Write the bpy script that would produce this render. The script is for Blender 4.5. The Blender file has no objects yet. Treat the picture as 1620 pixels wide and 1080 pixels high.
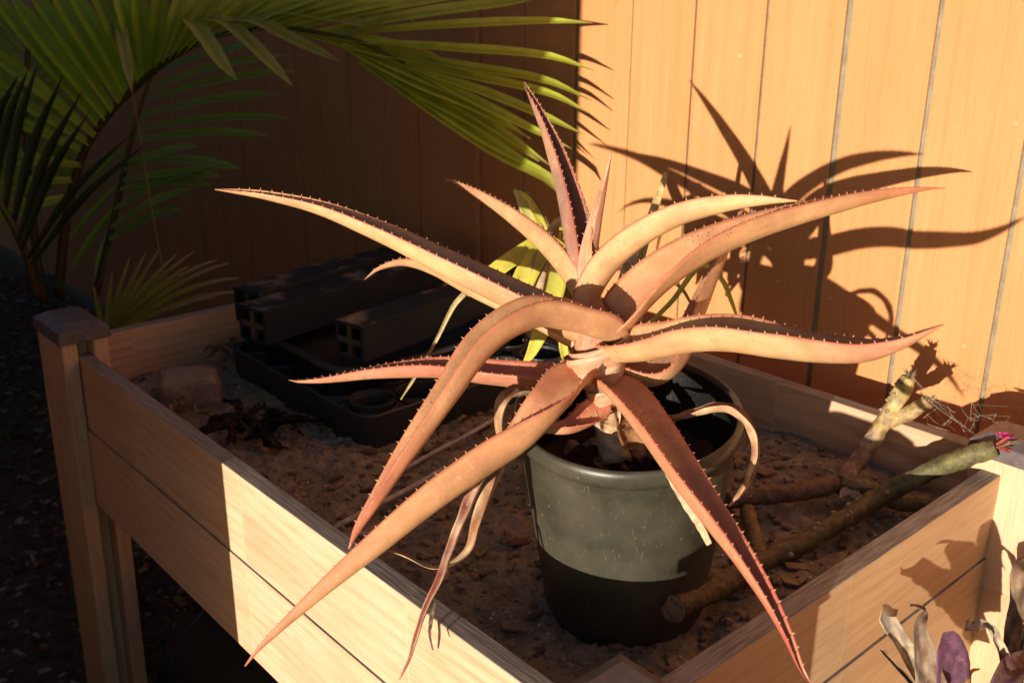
import bpy, math, random
from mathutils import Vector, Matrix, Quaternion, noise
random.seed(7)
S = bpy.context.scene
COL = S.collection
RAD = math.radians

# ------------------------------------------------------------------ camera
YAW, PITCH, ROLL = RAD(48.37), RAD(19.39), RAD(0.307)
FOC = 1587.6                       # focal length in photograph pixels (1620 wide)
CAMP = Vector((0, 0, 1.36))
VV = Vector((-math.sin(YAW)*math.cos(PITCH), math.cos(YAW)*math.cos(PITCH), -math.sin(PITCH)))
r0 = Vector((math.cos(YAW), math.sin(YAW), 0)); u0 = r0.cross(VV)
RR = r0*math.cos(ROLL) + u0*math.sin(ROLL); UU = RR.cross(VV)
cam = bpy.data.cameras.new('camera'); camo = bpy.data.objects.new('camera', cam); COL.objects.link(camo)
camo.matrix_world = Matrix(((RR.x, UU.x, -VV.x, CAMP.x), (RR.y, UU.y, -VV.y, CAMP.y), (RR.z, UU.z, -VV.z, CAMP.z), (0, 0, 0, 1)))
cam.sensor_width = 36; cam.lens = FOC/1620*36; cam.clip_start = 0.02; cam.clip_end = 500
cam.dof.use_dof = True; cam.dof.focus_distance = 1.12; cam.dof.aperture_fstop = 8.0
S.camera = camo

# ------------------------------------------------------------------ sky, sun, exposure
SUN = Vector((-0.297, 0.953, -0.0655)).normalized()       # direction the light travels
w = bpy.data.worlds.new('World'); S.world = w; w.use_nodes = True
nt = w.node_tree; nt.nodes.clear()
sky = nt.nodes.new('ShaderNodeTexSky'); sky.sky_type = 'NISHITA'; sky.sun_disc = False
sky.sun_elevation = math.asin(-SUN.z); sky.sun_rotation = math.atan2(-SUN.x, -SUN.y)
sky.air_density = 1.0; sky.dust_density = 1.2; sky.ozone_density = 2.5
bg = nt.nodes.new('ShaderNodeBackground'); bg.inputs[1].default_value = 0.132
wo = nt.nodes.new('ShaderNodeOutputWorld'); nt.links.new(sky.outputs[0], bg.inputs[0]); nt.links.new(bg.outputs[0], wo.inputs[0])
sl = bpy.data.lights.new('sun', 'SUN'); sl.energy = 5.0; sl.angle = RAD(0.5); sl.color = (1.0, 0.885, 0.72)
so = bpy.data.objects.new('sun', sl); COL.objects.link(so); so.rotation_euler = SUN.to_track_quat('-Z', 'Y').to_euler(); so.location = (3, -8, 3)
S.view_settings.view_transform = 'Standard'; S.view_settings.look = 'None'; S.view_settings.gamma = 1
S.view_settings.use_curve_mapping = False; S.view_settings.exposure = 0.62
S.render.engine = 'CYCLES'
S.cycles.max_bounces = 8

# ------------------------------------------------------------------ helpers
def ray(x, y): return VV + RR*((x-810)/FOC) - UU*((y-540)/FOC)
def at(x, y, d): return CAMP + ray(x, y)*d                  # a point seen at (x, y), d metres deep
def on(ax, val, x, y):
    d = ray(x, y); return CAMP + d*((val-CAMP[ax])/d[ax])
def cs(v): return (RR*v[0] + UU*v[1] - VV*v[2])

class MB:
    def __init__(s): s.v = []; s.f = []; s.c = []; s.m = []
    def add(s, vs, fs, col=None):
        o = len(s.v); s.v += [Vector(q) for q in vs]; s.f += [tuple(i+o for i in f) for f in fs]
        s.c += ([col]*len(vs) if not isinstance(col, list) else col)
    def box(s, a, b, col=None):
        x0, y0, z0 = a; x1, y1, z1 = b
        s.add([(x0,y0,z0),(x1,y0,z0),(x1,y1,z0),(x0,y1,z0),(x0,y0,z1),(x1,y0,z1),(x1,y1,z1),(x0,y1,z1)],
              [(3,2,1,0),(4,5,6,7),(0,1,5,4),(1,2,6,5),(2,3,7,6),(3,0,4,7)], col)
    def build(s, name, mat, parent=None, smooth=False, kind=None, bevel=0, label=None):
        off = Vector((0, 0, 0)); q_ = parent
        while q_: off = off + q_.location; q_ = q_.parent
        me = bpy.data.meshes.new(name); me.from_pydata([tuple(q-off) for q in s.v], [], s.f)
        if any(c is not None for c in s.c):
            at_ = me.color_attributes.new('col', 'FLOAT_COLOR', 'POINT')
            for i, c in enumerate(s.c): at_.data[i].color = (*(c or (1, 1, 1)), 1)
        if smooth: me.polygons.foreach_set('use_smooth', [True]*len(me.polygons))
        for mm in (mat if isinstance(mat, list) else [mat]): me.materials.append(mm)
        me.update()
        o = bpy.data.objects.new(name, me); COL.objects.link(o)
        if parent: o.parent = parent
        if kind: o['kind'] = kind
        if label: o['label'] = label
        if bevel:
            b = o.modifiers.new('bevel', 'BEVEL'); b.width = bevel; b.segments = 2; b.limit_method = 'ANGLE'; b.angle_limit = RAD(40)
        return o
def tag(o, label, cat, group=None):
    o['label'] = label; o['category'] = cat
    if group: o['group'] = group
    return o
def thing(name, label, cat, loc, group=None):
    o = bpy.data.objects.new(name, None); COL.objects.link(o); o.location = loc; o.empty_display_size = .05
    o.matrix_world = Matrix.Translation(Vector(loc))
    return tag(o, label, cat, group)
def lerp(a, b, t): return a + (b-a)*t
def mix(a, b, t): return tuple(lerp(x, y, t) for x, y in zip(a, b))
def catmull(pts, n):
    """pts: list of equal-length float tuples -> n+1 samples, by chord length in the first three"""
    P = [list(p) for p in pts]; k = len(P)
    d = [0]
    for i in range(1, k): d.append(d[-1] + max(1e-6, math.dist(P[i][:3], P[i-1][:3])))
    out = []
    for j in range(n+1):
        q = d[-1]*j/n; i = 0
        while i < k-2 and q > d[i+1]: i += 1
        t = (q-d[i])/(d[i+1]-d[i])
        h = d[i+1]-d[i]
        row = []
        for c in range(len(P[0])):
            p1, p2 = P[i][c], P[i+1][c]
            m1 = (P[i+1][c]-P[i-1][c])/(d[i+1]-d[i-1]) if i > 0 else (p2-p1)/h
            m2 = (P[i+2][c]-P[i][c])/(d[i+2]-d[i]) if i < k-2 else (p2-p1)/h
            t2, t3 = t*t, t*t*t
            row.append((2*t3-3*t2+1)*p1 + (t3-2*t2+t)*h*m1 + (-2*t3+3*t2)*p2 + (t3-t2)*h*m2)
        out.append(row)
    return out
def frames(ctrl, n):
    """ctrl rows: (pos Vector, width, normal Vector, fold deg) -> samples (pos, T, B, N, width, fold)"""
    rows = [(*c[0], c[1], *c[2], c[3]) for c in ctrl]
    sm = catmull(rows, n); out = []
    for j, q in enumerate(sm):
        a = Vector(sm[max(0, j-1)][:3]); b = Vector(sm[min(n, j+1)][:3]); T = (b-a).normalized()
        N = Vector(q[4:7]); N = (N - T*N.dot(T)).normalized(); B = T.cross(N)
        out.append((Vector(q[:3]), T, B, N, max(q[3], .0008), q[7]))
    return out
def strap(ctrl, n=40, nu=9, thick=.006, colfn=None, jit=0, sheet=False, seed=0, kb=.5):
    """a leaf: channelled cross-section of real thickness swept along a curve"""
    fr = frames(ctrl, n); mb = MB(); rings = []; margins = ([], [])
    for j, (p, T, B, N, wd, fold) in enumerate(fr):
        t = j/n; Ph = RAD(max(2, fold)); 
        th = thick*min(1, wd/.035)*(1-.35*t)
        us = [-1+2*i/(nu-1) for i in range(nu)]
        up = []; lo = []
        def prof(u):                                   # curvature gathered at the midrib, walls nearly straight
            m_ = 6; x = z = 0.0; q_ = abs(u)
            for k_ in range(m_):
                a_ = Ph*min(1, ((k_+.5)/m_*q_)/kb)**.8 if kb else Ph
                x += math.cos(a_)*q_/m_; z += math.sin(a_)*q_/m_
            return math.copysign(x, u)*wd/2, z*wd/2, math.copysign(Ph*min(1, q_/kb)**.8, u)
        for u in us:
            px_, pz_, ph = prof(u)
            wob = jit*wd*noise.noise(Vector((u*1.3+seed*7.1, t*14, seed*3.3))) if jit else 0
            q = p + B*px_ + N*(pz_ + wob)
            nn = (N*math.cos(ph) - B*math.sin(ph))
            up.append(q); lo.append(q - nn*(th*(1-.72*abs(u)**1.6)))
        margins[0].append((up[0], T, -B*math.cos(Ph)+N*math.sin(Ph), wd)); margins[1].append((up[-1], T, B*math.cos(Ph)+N*math.sin(Ph), wd))
        if sheet: ring = up; cols = [(colfn(t, u, 1) if colfn else None) for u in us]
        else:
            ring = up + lo[::-1]
            cols = [(colfn(t, u, 1) if colfn else None) for u in us] + [(colfn(t, u, -1) if colfn else None) for u in us[::-1]]
        rings.append(len(mb.v)); mb.add(ring, [], cols)
    m = len(ring)
    for j in range(n):
        a, b = rings[j], rings[j+1]
        for i in range(m-1 if sheet else m):
            k = (i+1) % m; mb.f.append((a+i, a+k, b+k, b+i))
    if not sheet:
        mb.f.append(tuple(rings[0]+i for i in range(m))[::-1]); mb.f.append(tuple(rings[n]+i for i in range(m)))
    return mb, margins
def tube(path, n=24, seg=10, rough=0, seed=0, colfn=None, cap=True, mb=None):
    """path rows (pos, radius)"""
    mb = mb or MB(); sm = catmull([(*p, r) for p, r in path], n); rings = []
    N = Vector((.3, .2, 1))
    for j, q in enumerate(sm):
        a = Vector(sm[max(0, j-1)][:3]); b = Vector(sm[min(n, j+1)][:3]); T = (b-a).normalized()
        N = (N - T*N.dot(T)).normalized(); B = T.cross(N); vs = []; cc = []
        for i in range(seg):
            th = 2*math.pi*i/seg
            r = q[3]*(1 + rough*noise.noise(Vector((math.cos(th)*1.5+seed, math.sin(th)*1.5, j*.45))) + (rough*.35*noise.noise(Vector((seed*3.1, j*1.7, math.sin(th)*.4))) if rough > .13 else 0))
            vs.append(Vector(q[:3]) + N*(r*math.cos(th)) + B*(r*math.sin(th))); cc.append(colfn(j/n, th) if colfn else None)
        rings.append(len(mb.v)); mb.add(vs, [], cc)
    for j in range(n):
        for i in range(seg):
            k = (i+1) % seg; mb.f.append((rings[j]+i, rings[j]+k, rings[j+1]+k, rings[j+1]+i))
    if cap:
        mb.f.append(tuple(rings[0]+i for i in range(seg))[::-1]); mb.f.append(tuple(rings[n]+i for i in range(seg)))
    return mb
def lathe(prof, base, axis, seg=64, mb=None):
    mb = mb or MB(); a = Vector(axis).normalized(); e1 = a.orthogonal().normalized(); e2 = a.cross(e1); rings = []
    for r, h in prof:
        rings.append(len(mb.v)); mb.add([base + a*h + (e1*math.cos(2*math.pi*i/seg) + e2*math.sin(2*math.pi*i/seg))*r for i in range(seg)], [])
    for j in range(len(prof)-1):
        for i in range(seg):
            k = (i+1) % seg; mb.f.append((rings[j]+i, rings[j]+k, rings[j+1]+k, rings[j+1]+i))
    return mb

# ------------------------------------------------------------------ materials
class NT:
    def __init__(s, name):
        s.mat = bpy.data.materials.new(name); s.mat.use_nodes = True; s.t = s.mat.node_tree; s.t.nodes.clear()
        s.out = s.n('ShaderNodeOutputMaterial'); s.b = s.n('ShaderNodeBsdfPrincipled'); s.l(s.b.outputs[0], s.out.inputs[0])
    def n(s, k, **kw):
        q = s.t.nodes.new(k)
        for a, b in kw.items(): setattr(q, a, b)
        return q
    def l(s, a, b): s.t.links.new(a, b)
    def set(s, sock, v):
        if hasattr(v, 'is_linked') or hasattr(v, 'links'): s.l(v, sock)
        else: sock.default_value = v
    def pos(s): return s.n('ShaderNodeNewGeometry').outputs['Position']
    def vm(s, op, a, b):
        q = s.n('ShaderNodeVectorMath', operation=op); s.set(q.inputs[0], a); s.set(q.inputs[1], b); return q.outputs[0]
    def m(s, op, a, b=0.0, c=0.0):
        q = s.n('ShaderNodeMath', operation=op); s.set(q.inputs[0], a); s.set(q.inputs[1], b); s.set(q.inputs[2], c); return q.outputs[0]
    def noise(s, vec, scale, detail=4, rough=.55, dist=0):
        q = s.n('ShaderNodeTexNoise'); s.set(q.inputs['Vector'], vec); q.inputs['Scale'].default_value = scale
        q.inputs['Detail'].default_value = detail; q.inputs['Roughness'].default_value = rough; q.inputs['Distortion'].default_value = dist
        return q.outputs[0]
    def vor(s, vec, scale, out='Distance'):
        q = s.n('ShaderNodeTexVoronoi'); s.set(q.inputs['Vector'], vec); q.inputs['Scale'].default_value = scale; return q.outputs[out]
    def ramp(s, fac, stops):
        q = s.n('ShaderNodeValToRGB'); s.set(q.inputs[0], fac); e = q.color_ramp.elements
        while len(e) < len(stops): e.new(.5)
        for el, (p, c) in zip(e, stops): el.position = p; el.color = (*c, 1) if len(c) == 3 else c
        return q.outputs[0]
    def mixc(s, fac, a, b, mode='MIX'):
        q = s.n('ShaderNodeMix', data_type='RGBA', blend_type=mode); s.set(q.inputs[0], fac)
        for i, v in ((6, a), (7, b)):
            if isinstance(v, tuple): q.inputs[i].default_value = (*v, 1)
            else: s.l(v, q.inputs[i])
        return q.outputs[2]
    def mr(s, v, a, b, c=0.0, d=1.0):
        q = s.n('ShaderNodeMapRange'); s.set(q.inputs[0], v)
        for i, x in enumerate((a, b, c, d)): q.inputs[i+1].default_value = x
        return q.outputs[0]
    def bump(s, h, strength=.3, dist=.002):
        q = s.n('ShaderNodeBump'); s.set(q.inputs['Height'], h); q.inputs['Strength'].default_value = strength; q.inputs['Distance'].default_value = dist
        s.l(q.outputs[0], s.b.inputs['Normal'])
    def fin(s, col, rough=.7, spec=.4):
        if isinstance(col, tuple): s.b.inputs['Base Color'].default_value = (*col, 1)
        else: s.l(col, s.b.inputs['Base Color'])
        s.set(s.b.inputs['Roughness'], rough); s.b.inputs['Specular IOR Level'].default_value = spec
        return s.mat
    def vcol(s):
        q = s.n('ShaderNodeVertexColor'); q.layer_name = 'col'; return q.outputs[0]

def wood(axis, name, base=(.54, .335, .20), dark=(.37, .20, .105), pale=(.64, .43, .285), seg=.37, off=0.0, grey=.92):
    k = NT(name); p = k.pos(); sp = k.n('ShaderNodeSeparateXYZ'); k.l(p, sp.inputs[0]); al = sp.outputs[axis]
    # finger-jointed lengths: each has its own tint and grain offset
    cell = k.m('FLOOR', k.m('DIVIDE', k.m('ADD', al, off), seg)); wn = k.n('ShaderNodeTexWhiteNoise', noise_dimensions='1D'); k.l(cell, wn.inputs['W'])
    offv = k.n('ShaderNodeCombineXYZ'); k.set(offv.inputs[0], k.m('MULTIPLY', wn.outputs[0], 3.1)); k.set(offv.inputs[1], k.m('MULTIPLY', wn.outputs[0], 5.7)); k.set(offv.inputs[2], k.m('MULTIPLY', wn.outputs[0], 9.3))
    q = k.vm('ADD', p, offv.outputs[0])
    sc = [1, 1, 1]; sc[axis] = .045
    st = k.vm('MULTIPLY', q, tuple(sc))
    warp = k.noise(k.vm('MULTIPLY', q, tuple(1.3 if i == axis else 5 for i in range(3))), 1.0, 2)
    st2 = k.vm('ADD', st, k.vm('MULTIPLY', warp, (.06, .06, .06)))
    wv = k.n('ShaderNodeTexWave', wave_type='RINGS'); k.l(st2, wv.inputs['Vector']); wv.inputs['Scale'].default_value = 19; wv.inputs['Distortion'].default_value = 1.0
    wv.inputs['Detail'].default_value = 2; wv.inputs['Detail Scale'].default_value = .7
    fine = k.noise(st, 420, 3, .6)
    blot = k.noise(k.vm('MULTIPLY', q, tuple(1.5 if i == axis else 5 for i in range(3))), 1.6, 4)
    mid = k.noise(st2, 70, 4, .65); c = k.mixc(k.m('MULTIPLY', k.mr(wv.outputs[1], .4, .95, 0, .7), k.mr(mid, .25, .7, .25, 1)), pale, base)
    c = k.mixc(k.mr(mid, .5, .72, 0, .45), c, dark)
    c = k.mixc(k.mr(fine, .45, .75, 0, .5), c, dark)
    c = k.mixc(k.mr(blot, .48, .75, 0, .55), c, dark)
    kn = k.vor(k.vm('MULTIPLY', q, tuple(2.2 if i == axis else 5.5 for i in range(3))), 1.0); c = k.mixc(k.mr(kn, .05, .10, .8, 0), c, (.30, .15, .07)); c = k.mixc(k.mr(kn, .02, .05, .6, 0), c, pale)
    c = k.mixc(k.m('MULTIPLY', wn.outputs[0], .5), c, (.58, .35, .17))
    # a hairline at each finger joint, weathered grey on upward faces, small pale dings
    fr = k.m('FRACT', k.m('DIVIDE', k.m('ADD', al, off), seg)); c = k.mixc(k.mr(fr, 0.0, .006, .35, 0), c, (.75, .6, .4))
    nz = k.n('ShaderNodeSeparateXYZ'); k.l(k.n('ShaderNodeNewGeometry').outputs['True Normal'], nz.inputs[0])
    gr = k.mixc(k.mr(fine, .35, .65), (.13, .12, .11), (.33, .30, .27))
    c = k.mixc(k.m('MULTIPLY', k.mr(nz.outputs[2], .6, .9), grey), c, gr)
    ding = k.noise(q, 75, 2, .5); c = k.mixc(k.mr(ding, .76, .80, 0, .6), c, (.75, .62, .45))
    k.bump(k.m('ADD', k.m('MULTIPLY', wv.outputs[1], .5), fine), .35, .0012)
    return k.fin(c, .68, .3)
WX = wood(0, 'cedar_long'); WY = wood(1, 'cedar_cross', off=.21, base=(.42, .27, .14), dark=(.25, .135, .06), pale=(.53, .36, .21)); WZ = wood(2, 'cedar_post', seg=.9, off=.3)
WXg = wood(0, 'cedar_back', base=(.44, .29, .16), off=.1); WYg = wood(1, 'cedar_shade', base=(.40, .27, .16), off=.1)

def fence_mat():
    k = NT('painted_siding'); p = k.pos()
    big = k.noise(k.vm('MULTIPLY', p, (4, 1, 1.2)), 2.0, 4); fine = k.noise(k.vm('MULTIPLY', p, (1, 1, .06)), 160, 3, .6)
    c = k.mixc(k.mr(big, .35, .7), (.58, .262, .108), (.54, .232, .088))
    sc = k.n('ShaderNodeTexWave', wave_type='RINGS'); k.l(k.vm('ADD', p, (1.9, 0, -.2)), sc.inputs['Vector']); sc.inputs['Scale'].default_value = 55; sc.inputs['Distortion'].default_value = 1.0
    knot = k.vor(k.vm('MULTIPLY', p, (9, 1, 5)), 1.0); c = k.mixc(k.mr(knot, .03, .06, .6, 0), c, (.46, .19, .055))
    sp = k.vor(p, 16); c = k.mixc(k.mr(sp, .035, .05, .7, 0), c, (.72, .52, .33))
    c = k.mixc(k.mr(fine, .55, .75, 0, .4), c, (.45, .19, .058)); str2 = k.noise(k.vm('MULTIPLY', p, (1, 1, .03)), 55, 4, .6); c = k.mixc(k.mr(str2, .52, .7, 0, .5), c, (.47, .195, .062)); c = k.mixc(k.mr(str2, .30, .42, .35, 0), c, (.64, .33, .16))
    c = k.mixc(k.mr(k.noise(p, 480, 3, .7), .55, .75, 0, .4), c, (.44, .185, .06))
    k.bump(k.m('ADD', k.m('MULTIPLY', sc.outputs[1], .25), k.m('ADD', fine, k.m('MULTIPLY', k.noise(p, 500, 2), .6))), .55, .0016)
    return k.fin(c, .6, .3)
M_FENCE = fence_mat()
def simple(name, col, rough=.6, spec=.4, var=.25, scale=40, bump=.2, bd=.001):
    k = NT(name); n_ = k.noise(k.pos(), scale, 5)
    c = k.mixc(k.mr(n_, .3, .7), tuple(x*(1-var) for x in col), tuple(min(1, x*(1+var)) for x in col))
    k.bump(n_, bump, bd); return k.fin(c, rough, spec)
M_GROOVE = simple('groove_grey', (.22, .195, .14), .8)
M_CAP = simple('post_cap_plastic', (.11, .088, .09), .45, .5, .3, 60)
def soil_mat(name, a=(.165, .13, .092), b=(.36, .29, .21)):
    k = NT(name); p = k.pos(); n1 = k.noise(p, 22, 6, .65); n2 = k.noise(p, 160, 5, .7)
    c = k.mixc(k.mr(n1, .3, .7), a, b); c = k.mixc(k.mr(n2, .5, .75, 0, .7), c, tuple(x*.4 for x in a))
    wh = k.vor(p, 130); c = k.mixc(k.m('MULTIPLY', k.mr(wh, .08, .13, 1, 0), k.mr(k.noise(p, 37, 2), .5, .62)), c, (.5, .44, .38))
    k.bump(k.m('ADD', n1, n2), .8, .004); return k.fin(c, .95, .15)
M_SOIL = soil_mat('soil_brown'); M_PSOIL = soil_mat('pot_soil', (.03, .018, .012), (.08, .05, .03))
M_GROUND = soil_mat('mulch_ground', (.05, .034, .027), (.15, .10, .075))
def vc_mat(name, rough=.6, spec=.3, var=.35, scale=55, trans=0.0, spots=0.0, bump=.25, sss=0.0, bd=.001):
    k = NT(name); p = k.pos(); n1 = k.noise(p, scale, 5, .6); c = k.vcol()
    c = k.mixc(1.0, c, k.ramp(n1, [(.25, (1-var,)*3), (.75, (1+var*.6,)*3)]), 'MULTIPLY')
    if spots:
        d = k.vor(p, 230); g = k.mr(k.noise(p, 14, 3), .58, .66)
        c = k.mixc(k.m('MULTIPLY', k.m('MULTIPLY', k.mr(d, .16, .26, 1, 0), g), spots), c, (.05, .022, .018))
        d2 = k.noise(p, 210, 3, .6, 1.5); c = k.mixc(k.m('MULTIPLY', k.mr(d2, .60, .72, 0, .5), k.mr(k.noise(p, 17, 2), .42, .6)), c, (.80, .66, .50))
        c = k.mixc(k.mr(k.noise(p, 120, 4, .7), .55, .75, 0, .28), c, (.42, .20, .12))
    k.bump(k.m('ADD', n1, k.m('MULTIPLY', k.noise(p, 420, 3), .4)), bump, bd)
    m_ = k.fin(c, rough, spec)
    if sss:
        k.b.inputs['Subsurface Weight'].default_value = sss; k.b.inputs['Subsurface Radius'].default_value = (1.0, .35, .15); k.b.inputs['Subsurface Scale'].default_value = .004
    if trans:
        tr = k.n('ShaderNodeBsdfTranslucent'); k.l(c, tr.inputs[0]); mx = k.n('ShaderNodeMixShader'); mx.inputs[0].default_value = trans
        k.l(k.b.outputs[0], mx.inputs[1]); k.l(tr.outputs[0], mx.inputs[2]); k.l(mx.outputs[0], k.out.inputs[0])
    return m_
M_ALOE = vc_mat('aloe_skin', .5, .4, .24, 34, 0, .8, .5, .03, .0016)
M_DRY = vc_mat('dry_leaf', .75, .2, .45, 75, .12, .3, .5)
M_LEAF = vc_mat('strap_leaf', .45, .4, .25, 45, .28, .15, .2)
M_PALM = vc_mat('palm_leaf', .40, .5, .2, 30, .45, 0, .2)
M_BARK = vc_mat('branch_bark', .58, .4, .7, 85, 0, .5, .9, 0, .003)
M_BIT = vc_mat('loose_bits', .85, .2, .3, 200)
def plastic(name, col=(.016, .0165, .018), dust=(.12, .105, .075), amt=.5, rough=.42):
    k = NT(name); p = k.pos(); n1 = k.noise(p, 14, 5, .6); n2 = k.noise(p, 240, 3)
    c = k.mixc(k.mr(n1, .38, .72, amt*.35, amt), col, dust)
    c = k.mixc(k.mr(n2, .70, .76, 0, .55), c, (.34, .28, .19))
    scr = k.noise(k.vm('MULTIPLY', p, (90, 90, 8)), 3, 2, .5, 2.0); c = k.mixc(k.mr(scr, .68, .72, 0, .35), c, (.3, .27, .2))
    k.bump(n1, .15, .001); return k.fin(c, k.mr(n1, .3, .7, rough*.85, rough*1.3), .5)
M_POT = plastic('pot_plastic', (.014, .014, .011), (.074, .069, .046), .9, .36)
M_POTIN = plastic('pot_inside', (.006, .006, .006), (.02, .018, .014), .4, .35)
M_TRAY = plastic('tray_plastic', (.012, .015, .020), (.038, .038, .038), .5, .5)
def dusty_top():
    k = NT('tree_pot_plastic'); p = k.pos(); n1 = k.noise(p, 11, 5, .65)
    nz = k.n('ShaderNodeSeparateXYZ'); k.l(k.n('ShaderNodeNewGeometry').outputs['True Normal'], nz.inputs[0])
    f_ = k.m('MULTIPLY', k.mr(n1, .52, .70), k.mr(nz.outputs[2], .7, .95, .06, 1))
    c = k.mixc(f_, (.017, .0235, .034), (.26, .215, .165)); k.bump(n1, .1, .001); return k.fin(c, .65, .15)
M_TPOT = dusty_top()
M_ROCK = soil_mat('rock_brown', (.21, .155, .125), (.36, .28, .225))
M_STICK = simple('bamboo_stick', (.42, .38, .34), .6, .3, .35, 90)
M_WEB = simple('web_silk', (.36, .32, .26), .5)
M_PINK = simple('pink_scrap', (.75, .06, .33), .6)
M_HOUSE = simple('stucco_wall', (.42, .41, .40), .9)

# ------------------------------------------------------------------ the setting: ground
mb = MB(); G = 60
mb.add([(-40, -40, 0), (40, -40, 0), (40, 40, 0), (-40, 40, 0)], [(0, 1, 2, 3)])
o = mb.build('ground', M_GROUND); o['kind'] = 'structure'; o['label'] = 'dark brown mulch ground around the planter'; o['category'] = 'ground'
# wood chips lying on it where the camera sees the floor
mb = MB()
for i in range(9000):
    x = random.uniform(-5.2, -1.5); y = random.uniform(.15, 1.42)
    if random.random() < .25: x = random.uniform(-1.5, .3)
    L = random.choice([.004, .006, .008, .011, .017])*random.uniform(.7, 1.3); W = L*random.uniform(.15, .5); H = random.uniform(.001, .004)
    a = random.uniform(0, 6.3); b = random.uniform(-.5, .5); z = random.uniform(.002, .014)
    g = random.choice([(.15, .095, .065), (.10, .06, .042), (.2, .13, .085), (.07, .045, .032), (.34, .25, .19)])
    R3 = Matrix.Rotation(a, 3, 'Z') @ Matrix.Rotation(b, 3, 'Y')
    vs = [Vector((x, y, z)) + R3 @ Vector((sx*L*random.uniform(.7, 1), sy*W, sz*H)) for sx, sy, sz in ((-1,-1,-1),(1,-1,-1),(1,1,-1),(-1,1,-1),(-1,-1,1),(1,-1,1),(1,1,1),(-1,1,1))]
    mb.add(vs, [(3,2,1,0),(4,5,6,7),(0,1,5,4),(1,2,6,5),(2,3,7,6),(3,0,4,7)], g)
o = mb.build('mulch', M_BIT, kind='stuff'); tag(o, 'dark wood chip mulch scattered over the ground', 'mulch')

# ------------------------------------------------------------------ fence of painted siding
FY = 1.47
gx = [-.132, -.281, -.430, -.580, -.729, -.875, -1.024, -1.173, -1.321, -1.466, -1.620, -1.764, -1.802, -2.0, -2.142, -2.302, -2.45, -2.575, -2.75, -2.93, -3.1, -3.28, -3.46, -3.64, -3.82, -4.0, -4.2, -4.4, -4.65, -4.9] + [-5.1-.18*k for k in range(40)]
gw = {-.580: .007, -.729: .008, -.875: .0105, -1.024: .006, -1.173: .005, -1.321: .0025, -1.466: .009}
gx = [.62, .47, .32, .17, .02] + gx
fence = thing('fence', 'tall orange-brown painted wood siding fence with vertical grooves behind the planter', 'fence', (-2, FY+.02, 0))
mb = MB(); mb.box((-12.5, FY+.006, .02), (.77, FY+.02, 2.3)); mb.build('backing_board', M_GROOVE, fence)
edges = [.77] + gx + [-12.5]
for i in range(len(edges)-1):
    x1, x0 = edges[i], edges[i+1]
    a = gw.get(x1, .005)/2; b = gw.get(x0, .005)/2
    if abs(x1+1.764) < 1e-6:            # cover batten
        mb = MB(); mb.box((x0+.002, FY-.010, .02), (x1-.002, FY+.0055, 2.3)); mb.build('batten', M_FENCE, fence, bevel=.0015)
        continue
    mb = MB(); mb.box((x0+b, FY+random.uniform(-.0008, .0008), .02), (x1-a, FY+.0055, 2.3))
    mb.build('plank', M_FENCE, fence, bevel=.0012)
# the building whose corner shades the left part (it stands outside the view)
hb = Vector((-1.153, .51, 0)) - SUN*.62
hx = hb.x; hy = hb.y
house = thing('house', 'stucco building corner that shades the palm and the left end of the planter', 'building', (hx-2, hy-2, 0))
mb = MB(); mb.box((hx-5.5, hy-4.0, 0), (hx, hy, 2.9)); mb.build('wall', M_HOUSE, house, bevel=.004)
mb = MB(); mb.box((hx-5.6, hy-4.1, 2.902), (hx+.0, hy, 3.1)); mb.build('roof', M_CAP, house)

# ------------------------------------------------------------------ raised planter
TOP = .763
pl = thing('raised_planter', 'raised cedar planter box on legs with dark post caps, filled with soil', 'planter', (-1.14, .93, 0))
def board(a, b, mat, name='board'):
    mb = MB(); mb.box(a, b); return mb.build(name, mat, pl, bevel=.0012)
# long side facing the sun, two boards
board((-1.70, .512, .631), (-.47, .536, TOP), WX)
board((-1.70, .510, .480), (-.47, .534, .6298), WX)
# long side by the fence
board((-1.70, 1.318, .631), (-.47, 1.343, TOP), WXg)
board((-1.70, 1.320, .480), (-.47, 1.345, .6285), WXg)
# short side by the palm
board((-1.802, .55, .631), (-1.777, 1.275, TOP), WYg)
board((-1.800, .55, .480), (-1.775, 1.275, .6285), WYg)
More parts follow.
